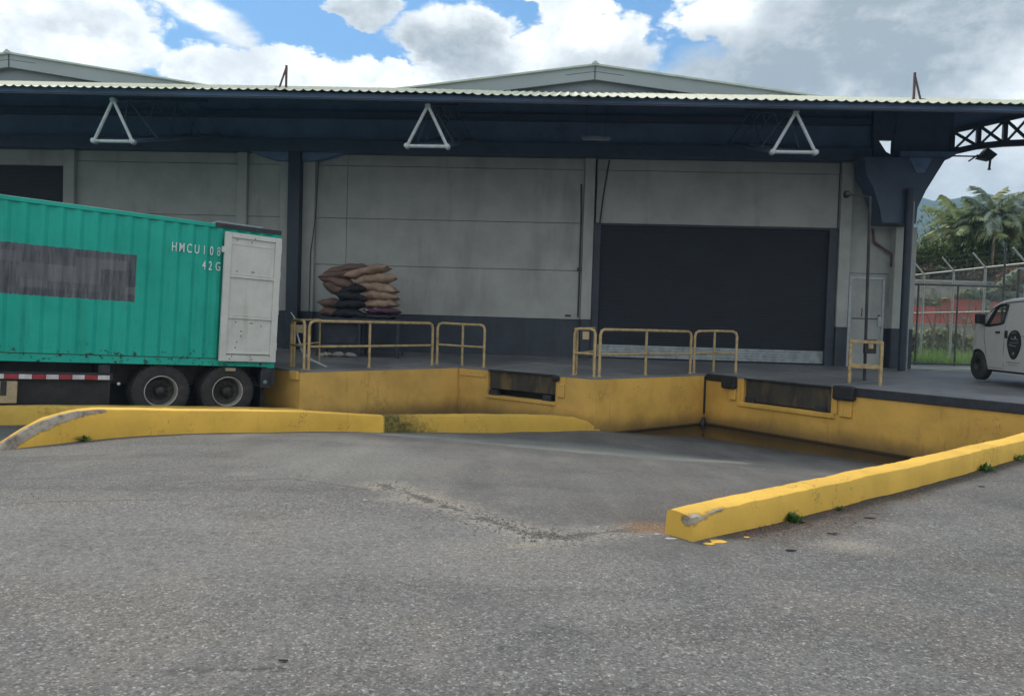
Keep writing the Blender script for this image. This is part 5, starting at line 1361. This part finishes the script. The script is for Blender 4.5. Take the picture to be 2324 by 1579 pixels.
# palms
def frond_mesh(L, droop, seed, nl=26, wid=.42):
    rnd = random.Random(seed); mb = MB(); pts = []
    for i in range(nl+1):
        t = i/nl; pts.append(Vector((L*t*(1-.18*droop*t*t), 0, L*(.55*t-droop*.85*t*t))))
    mb.tube(pts, [.028*(1-.85*i/nl) for i in range(nl+1)], 4, False)
    for i in range(3, nl):
        t = i/nl; p = pts[i]; tg = (pts[i+1]-pts[i]).normalized()
        ll = wid*L*.56*math.sin(PI*min(1,(t*.92+.10)))**.6*rnd.uniform(.8,1.15)
        for sgn in (-1,1):
            d = (tg*.55+Vector((0,sgn*.8,-.15-.35*rnd.random()))).normalized()
            tip = p+d*ll+Vector((0,0,-ll*.35*rnd.uniform(.5,1.3))); mid = p+d*ll*.5+Vector((0,0,.02))
            w = tg*.055*L/2.6
            mb.add([p-w, p+w, mid+w*1.1, mid-w*1.1, tip], [(0,1,2,3),(3,2,4)])
    return mb.mesh('frond')
FR = [frond_mesh(2.8,.75,1), frond_mesh(2.6,1.05,2), frond_mesh(3.0,.5,3), frond_mesh(2.2,1.3,4)]
FRM = {}
def fr(i, mk):
    if (i,mk) not in FRM:
        me = FR[i].copy(); me.materials.append(M[mk]); FRM[(i,mk)] = me
    return FRM[(i,mk)]
def palm(x, y, h, n, sc, label, mat='palm', lean=(0,0), dry=2, r=.12, seed=0):
    rnd = random.Random(seed*31+5); z0 = field_z(x,y)-.2
    root = empty('palm_tree', label, 'palm', (x,y,z0), group='palms beyond the fence')
    pts = [(lean[0]*t*t, lean[1]*t*t, h*t) for t in (0,.25,.5,.75,1)]
    MB().tube(pts, [r*1.25,r,r*.9,r*.8,r*.75], 8).build('trunk', M['bark'], root)
    for k in range(n):
        a = 2*PI*k/n+rnd.uniform(-.3,.3); e = rnd.uniform(-.25,.9)
        mk = 'palm_dry' if k < dry else mat
        o = link('frond', fr(rnd.randrange(4) if k >= dry else 3, mk), None, root)
        o.location = (lean[0],lean[1],h-.05); o.scale = (sc*rnd.uniform(.85,1.1),)*3
        o.rotation_euler = (rnd.uniform(-.3,.3), -e+(.9 if k < dry else 0), a)
PALMS0 = [
 (23.3,36.2,6.9,13,1.0,'slender palm whose upright fronds form the highest tip left of the photo edge','palm_grey',(.2,0),1),
 (21.9,36.0,2.9,13,1.0,'palm with blue grey fronds between the haunch and the tall full palm','palm_grey',(-.2,0),1),

 (22.6,37.5,6.0,16,1.25,'tall full palm whose upright crown is highest between the haunch and the edge','palm',(.5,0),2),
 (25.6,37.0,6.6,15,1.25,'palm with rusty hanging fronds at the right edge of the photo','palm',(0,0),5),
 (21.2,40.0,3.4,14,1.1,'middle height palm left of the tall full palm','palm_grey',(-.3,0),2),
 (19.4,38.5,3.0,12,1.0,'low palm closest to the warehouse corner','palm',(0,0),1),
 (20.2,35.0,2.4,12,.85,'small bright palm in front of the dark shrubs','palm',(.2,0),1),
 (22.3,34.5,2.6,11,.95,'slim palm with bare pale trunk before the red wall','palm_grey',(-.3,0),2),
 (24.0,40.5,5.0,14,1.1,'palm half hidden behind the tall full palm','palm',(.3,0),2),
 (18.3,41.5,2.5,12,1.0,'palm furthest left, half hidden by the warehouse pier','palm',(.2,0),2),
 (24.6,33.0,3.2,12,.9,'low blue grey palm just above the van roof','palm_grey',(0,0),3),
]
PALMS = []
for (x,y,h,n,sc,lb,mt,ln,dr) in PALMS0:
    q = 46.5/38.0
    PALMS.append((x*q, y*q+.8, 1.0*(1.6+(h+.65-1.6)*q)-.9, n+8, sc*1.0, lb, mt, ln, dr))
for k, (x,y,h,n,sc,lb,mt,ln,dr) in enumerate(PALMS): palm(x,y,h,n,sc,lb,mt,ln,dr,seed=k)
def bush(x, y, z, rx, ry, rz, n, mat, label, size=.12, seed=0, name='shrub', cat='shrub', grp=None):
    rnd = random.Random(seed); mb = MB()
    for k in range(n):
        u = Vector((rnd.gauss(0,1),rnd.gauss(0,1),rnd.gauss(0,1))).normalized()*rnd.random()**.4
        lump = 1+.45*fbm(u.x*2+seed,u.y*2,u.z*2)
        p = Vector((x+u.x*rx*lump, y+u.y*ry*lump, z+rz+u.z*rz*lump))
        a = Vector((rnd.gauss(0,1),rnd.gauss(0,1),rnd.gauss(0,1))).normalized(); b_ = a.cross(Vector((0,0,1))).normalized()
        s_ = size*rnd.uniform(.6,1.5)
        mb.add([p-a*s_, p+b_*s_*.35, p+a*s_, p-b_*s_*.35], [(0,1,2,3)])
    root = empty(name, label, cat, (x,y,z), group=grp)
    me = mb.mesh('foliage'); me.transform(Matrix.Translation((-x,-y,-z)))
    link('foliage', me, M[mat], root)
    st_ = MB()
    for k in range(4): 
        a = rnd.uniform(0,2*PI); st_.tube([(0,0,-.1),(math.cos(a)*rx*.3,math.sin(a)*ry*.3,rz*.7),(math.cos(a)*rx*.5,math.sin(a)*ry*.5,rz*1.4)],[.05,.03,.015],5)
    st_.build('stem', M['bark'], root)
BU = [
 (22.5,45.5,4.3,2.2,1.2,1.5,5200,'bush','dark leafy shrub closest to the warehouse corner'),
 (25.2,46,4.5,2.2,1.2,1.5,5200,'bush','dark leafy shrub under the middle palms'),
 (28.2,46,4.4,2.2,1.2,1.7,5200,'bush','dark leafy shrub below the tall full palm'),
 (31.5,46,4.4,2.2,1.2,1.9,4600,'bush','leafy shrub behind the van, right edge'),
 (24.0,44.2,4.35,3.2,.5,.62,5600,'bush_dry','brown dried hedge above the fence, left stretch'),
 (29.2,44.2,4.35,3.2,.5,.70,5600,'bush_dry','brown dried hedge above the fence, right stretch'),
 (24.0,52.0,4.8,3.0,2.0,2.4,4200,'bush','wide dark tree mass behind the masonry wall'),
 (31.5,52.0,4.8,3.8,2.0,3.1,4600,'bush','rounded tree mass behind the right palms'),
 (28.3,42.8,3.9,.9,.6,.85,2200,'palm_dry','rusty orange withered shrub before the tall palm trunk'),
 (17.2,33,.7,.9,.5,.55,1800,'pale_weed','pale green weed thicket right of the withered clump'),
 (19.2,33.5,.7,1.1,.5,.6,2200,'pale_weed','pale green weed thicket in the middle of the grass'),
 (21.0,33.2,.7,1.0,.5,.5,2000,'pale_weed','pale green weed thicket next to the van nose'),
]
for k, (x,y,z,rx,ry,rz,n,mt,lb) in enumerate(BU): bush(x,y,z,rx,ry,rz,n,mt,lb,seed=k+3,size=.14 if 'dry' not in mt else .10,grp='shrubs beyond the fence')
# thin bare trunks before the red wall
for k, (x,y,h,dx_) in enumerate([(17.1,30.5,2.3,.1),(18.1,31.0,2.5,-.2),(18.9,31.5,2.6,.25),(19.8,32.0,2.4,-.1),(20.9,33.0,2.5,.15)]):
    root = empty('bare_sapling', ['leftmost thin bare trunk before the red wall','second thin bare trunk, leaning left','third thin bare trunk, leaning right','fourth thin bare trunk before the red wall','fifth thin bare trunk, close to the van mirror'][k], 'tree', (x,y,field_z(x,y)-.1), group='bare trunks before the red wall')
    MB().tube([(0,0,0),(dx_*.4,0,h*.5),(dx_,0,h)], [.06,.05,.03], 6).build('trunk', M['bark'], root)
    MB().tube([(dx_*.4,0,h*.5),(dx_*.4-.3,.1,h*.85),(dx_*.4-.35,.1,h*1.1)], [.03,.022,.01], 5).build('branch', M['bark'], root)
    MB().tube([(dx_*.7,0,h*.75),(dx_+.3,-.1,h*1.05)], [.025,.01], 5).build('branch', M['bark'], root)
# dark stump / barrel at the left behind the gate
o = bush(14.15,27.0,.5,.28,.25,.62,700,'sack_brown','dark withered clump behind the gate beside the warehouse corner',size=.09,seed=77,name='withered_clump',cat='shrub')
# hill
mb = MB(); vs = []; nx_, ny_ = 70, 26
for j in range(ny_+1):
    for i in range(nx_+1):
        a = R(14+i*0.62); rr = 380+j*36
        x = rr*math.sin(a); y = rr*math.cos(a)
        t = j/ny_
        ridge = 170+4*fbm(a*9,1.3)+3*fbm(a*34,4.1)+3.0*fbm(a*120,7.1)-70*st((R(25.5)-a)/R(9))
        z = -5+ridge*st(t*1.35)+8*fbm(x*.012,y*.012)*t
        vs.append((x,y,z))
mb.add(vs, [(j*(nx_+1)+i, j*(nx_+1)+i+1, (j+1)*(nx_+1)+i+1, (j+1)*(nx_+1)+i) for j in range(ny_) for i in range(nx_)], True)
hl = mb.build('hill', M['hill'], fix=False); hl['kind'] = 'structure'

# ------------------------------------------------------------------ small things on the ground
def pebbles(n, pts, spread, smin, smax, mat, name, label, seed):
    rnd = random.Random(seed); mb = MB()
    for k in range(n):
        i = rnd.randrange(len(pts)-1); t = rnd.random()
        x = pts[i][0]+(pts[i+1][0]-pts[i][0])*t+rnd.gauss(0,spread); y = pts[i][1]+(pts[i+1][1]-pts[i][1])*t+rnd.gauss(0,spread)
        z = ground_z(x,y); s = rnd.uniform(smin,smax); a = rnd.uniform(0,PI)
        v = [Vector((math.cos(a+q*PI/2)*s*rnd.uniform(.6,1.2), math.sin(a+q*PI/2)*s*rnd.uniform(.6,1.2), 0)) for q in range(4)]
        mb.add([Vector((x,y,z-.006))+q for q in v]+[Vector((x,y,z+s*.35))+q*.55 for q in v], [(0,1,5,4),(1,2,6,5),(2,3,7,6),(3,0,4,7),(4,5,6,7)])
    o = mb.build(name, mat, fix=False); tag(o, label, 'gravel'); o['kind'] = 'stuff'
M['grit'] = simple('grit_stones', (0.22,0.205,0.18), 0.9, 0.45, 30)
pebbles(900, joint, .10, .004, .016, M['grit'], 'loose_grit', 'loose grit along the broken joint at the head of the ramp', 4)
pebbles(420, [(1.75,5.72),(2.45,6.2),(3.3,6.85),(4.4,7.7)], .06, .005, .02, M['sack_brown'], 'earth_crumbs', 'dark earth crumbs at the foot of the right kerb', 5)
pebbles(2600, [(-5,2.4),(5,2.4),(5,5),(-5,5),(-6,7),(0,6)], 1.3, .002, .006, M['grit'], 'loose_grit', 'fine loose stones scattered over the near asphalt', 6)
def chip(x, y, s, mat, lb, seed, cat='paint chip', nm='paint_chip', grp='paint chips by the kerb end'):
    rnd = random.Random(seed); z = ground_z(x,y)+.004
    n = 6; P = [(x+math.cos(2*PI*k/n)*s*rnd.uniform(.6,1.3)*1.5, y+math.sin(2*PI*k/n)*s*rnd.uniform(.5,1.2)*(.45 if cat == 'leaf' else 1)) for k in range(n)]
    mb = MB().prism(P, 'z', z-.002, z+.003); o = mb.build(nm, mat); tag(o, lb, cat, grp)
CH = [(1.16,5.72,.016,'white_tube','white paint chip left of the kerb end, on the orange silt'),(1.02,5.62,.012,'white_tube','small white chip left of the orange silt'),(1.24,5.60,.028,'white_tube','largest white chip touching the kerb foot'),(.72,5.88,.012,'white_tube','white chip furthest left from the kerb, on grey asphalt'),(-1.25,6.55,.014,'white_tube','lone white chip on the asphalt far left of the kerb'),(1.58,5.56,.05,'yellow_kerb','broad yellow paint flake in front of the kerb end'),(1.50,5.50,.03,'yellow_kerb','narrow yellow paint flake nearest the camera'),(1.85,5.72,.022,'yellow_kerb','yellow flake beside the kerb side, right of its end')]
for k, c_ in enumerate(CH): chip(c_[0],c_[1],c_[2],M[c_[3]],c_[4],k)
DB = [(2.08,5.42,.035,'flat dark scrap on the asphalt right of the kerb end'),(2.6,5.92,.03,'flat dark leaf beside the earth strip'),(3.15,6.45,.03,'curled dark leaf right of the weed'),(5.0,7.85,.03,'dark leaf far along the kerb foot'),(-1.02,3.42,.02,'small dark scrap on the near asphalt')]
for k, c_ in enumerate(DB): chip(c_[0],c_[1],c_[2],M['sack_dark'],c_[3],40+k,'leaf','dry_leaf','dark leaves on the asphalt')
def weed(x, y, h, n, lb, seed):
    rnd = random.Random(seed); mb = MB(); z = ground_z(x,y)
    for k in range(n):
        a = rnd.uniform(0,2*PI); e = rnd.uniform(.3,1.2); L = h*rnd.uniform(.5,1.1)
        d = Vector((math.cos(a)*math.cos(e), math.sin(a)*math.cos(e), math.sin(e))); sd = d.cross(Vector((0,0,1))).normalized()*L*.16
        p = Vector((rnd.gauss(0,h*.22), rnd.gauss(0,h*.22), 0))
        mb.add([p, p+d*L*.5+sd, p+d*L+Vector((0,0,-L*.15)), p+d*L*.5-sd], [(0,1,2,3)])
    root = empty('weed', lb, 'weed', (x,y,z), group='weeds at the kerb foot')
    mb.build('leaves', M['weed'], root, fix=False)
    MB().tube([(0,0,-.02),(0,0,h*.6)], .003, 4).build('stem', M['weed'], root)
weed(2.42,6.27,.10,70,'bushy green weed at the kerb foot, nearest the chipped end',1)
weed(5.55,8.70,.13,55,'weed at the kerb foot towards the right edge',2)
weed(3.0,6.72,.05,30,'tiny weed tuft between the two larger weeds',3)
weed(6.4,9.36,.12,18,'thin grassy weed at the right edge of the kerb',4)
weed(-5.95,10.45,.16,22,'dried weed at the foot of the long kerb near its curved end',6)

# ------------------------------------------------------------------ haze
HZ = True
if HZ:
    mb = MB().box(-420,1500,-40,1500,-8,260)
    hz = mb.build('haze', None)
    hm = bpy.data.materials.new('haze_air'); hm.use_nodes = True; nt = hm.node_tree
    for n in list(nt.nodes): nt.nodes.remove(n)
    ou = nnew(nt, 'ShaderNodeOutputMaterial'); pv = nnew(nt, 'ShaderNodeVolumePrincipled')
    pv.inputs['Color'].default_value = (0.45,0.72,1.0,1); pv.inputs['Density'].default_value = 0.0006
    nt.links.new(pv.outputs[0], ou.inputs['Volume'])
    hz.data.materials.append(hm); hz['kind'] = 'stuff'; tag(hz, 'thin bluish haze in the air over the whole scene', 'haze')
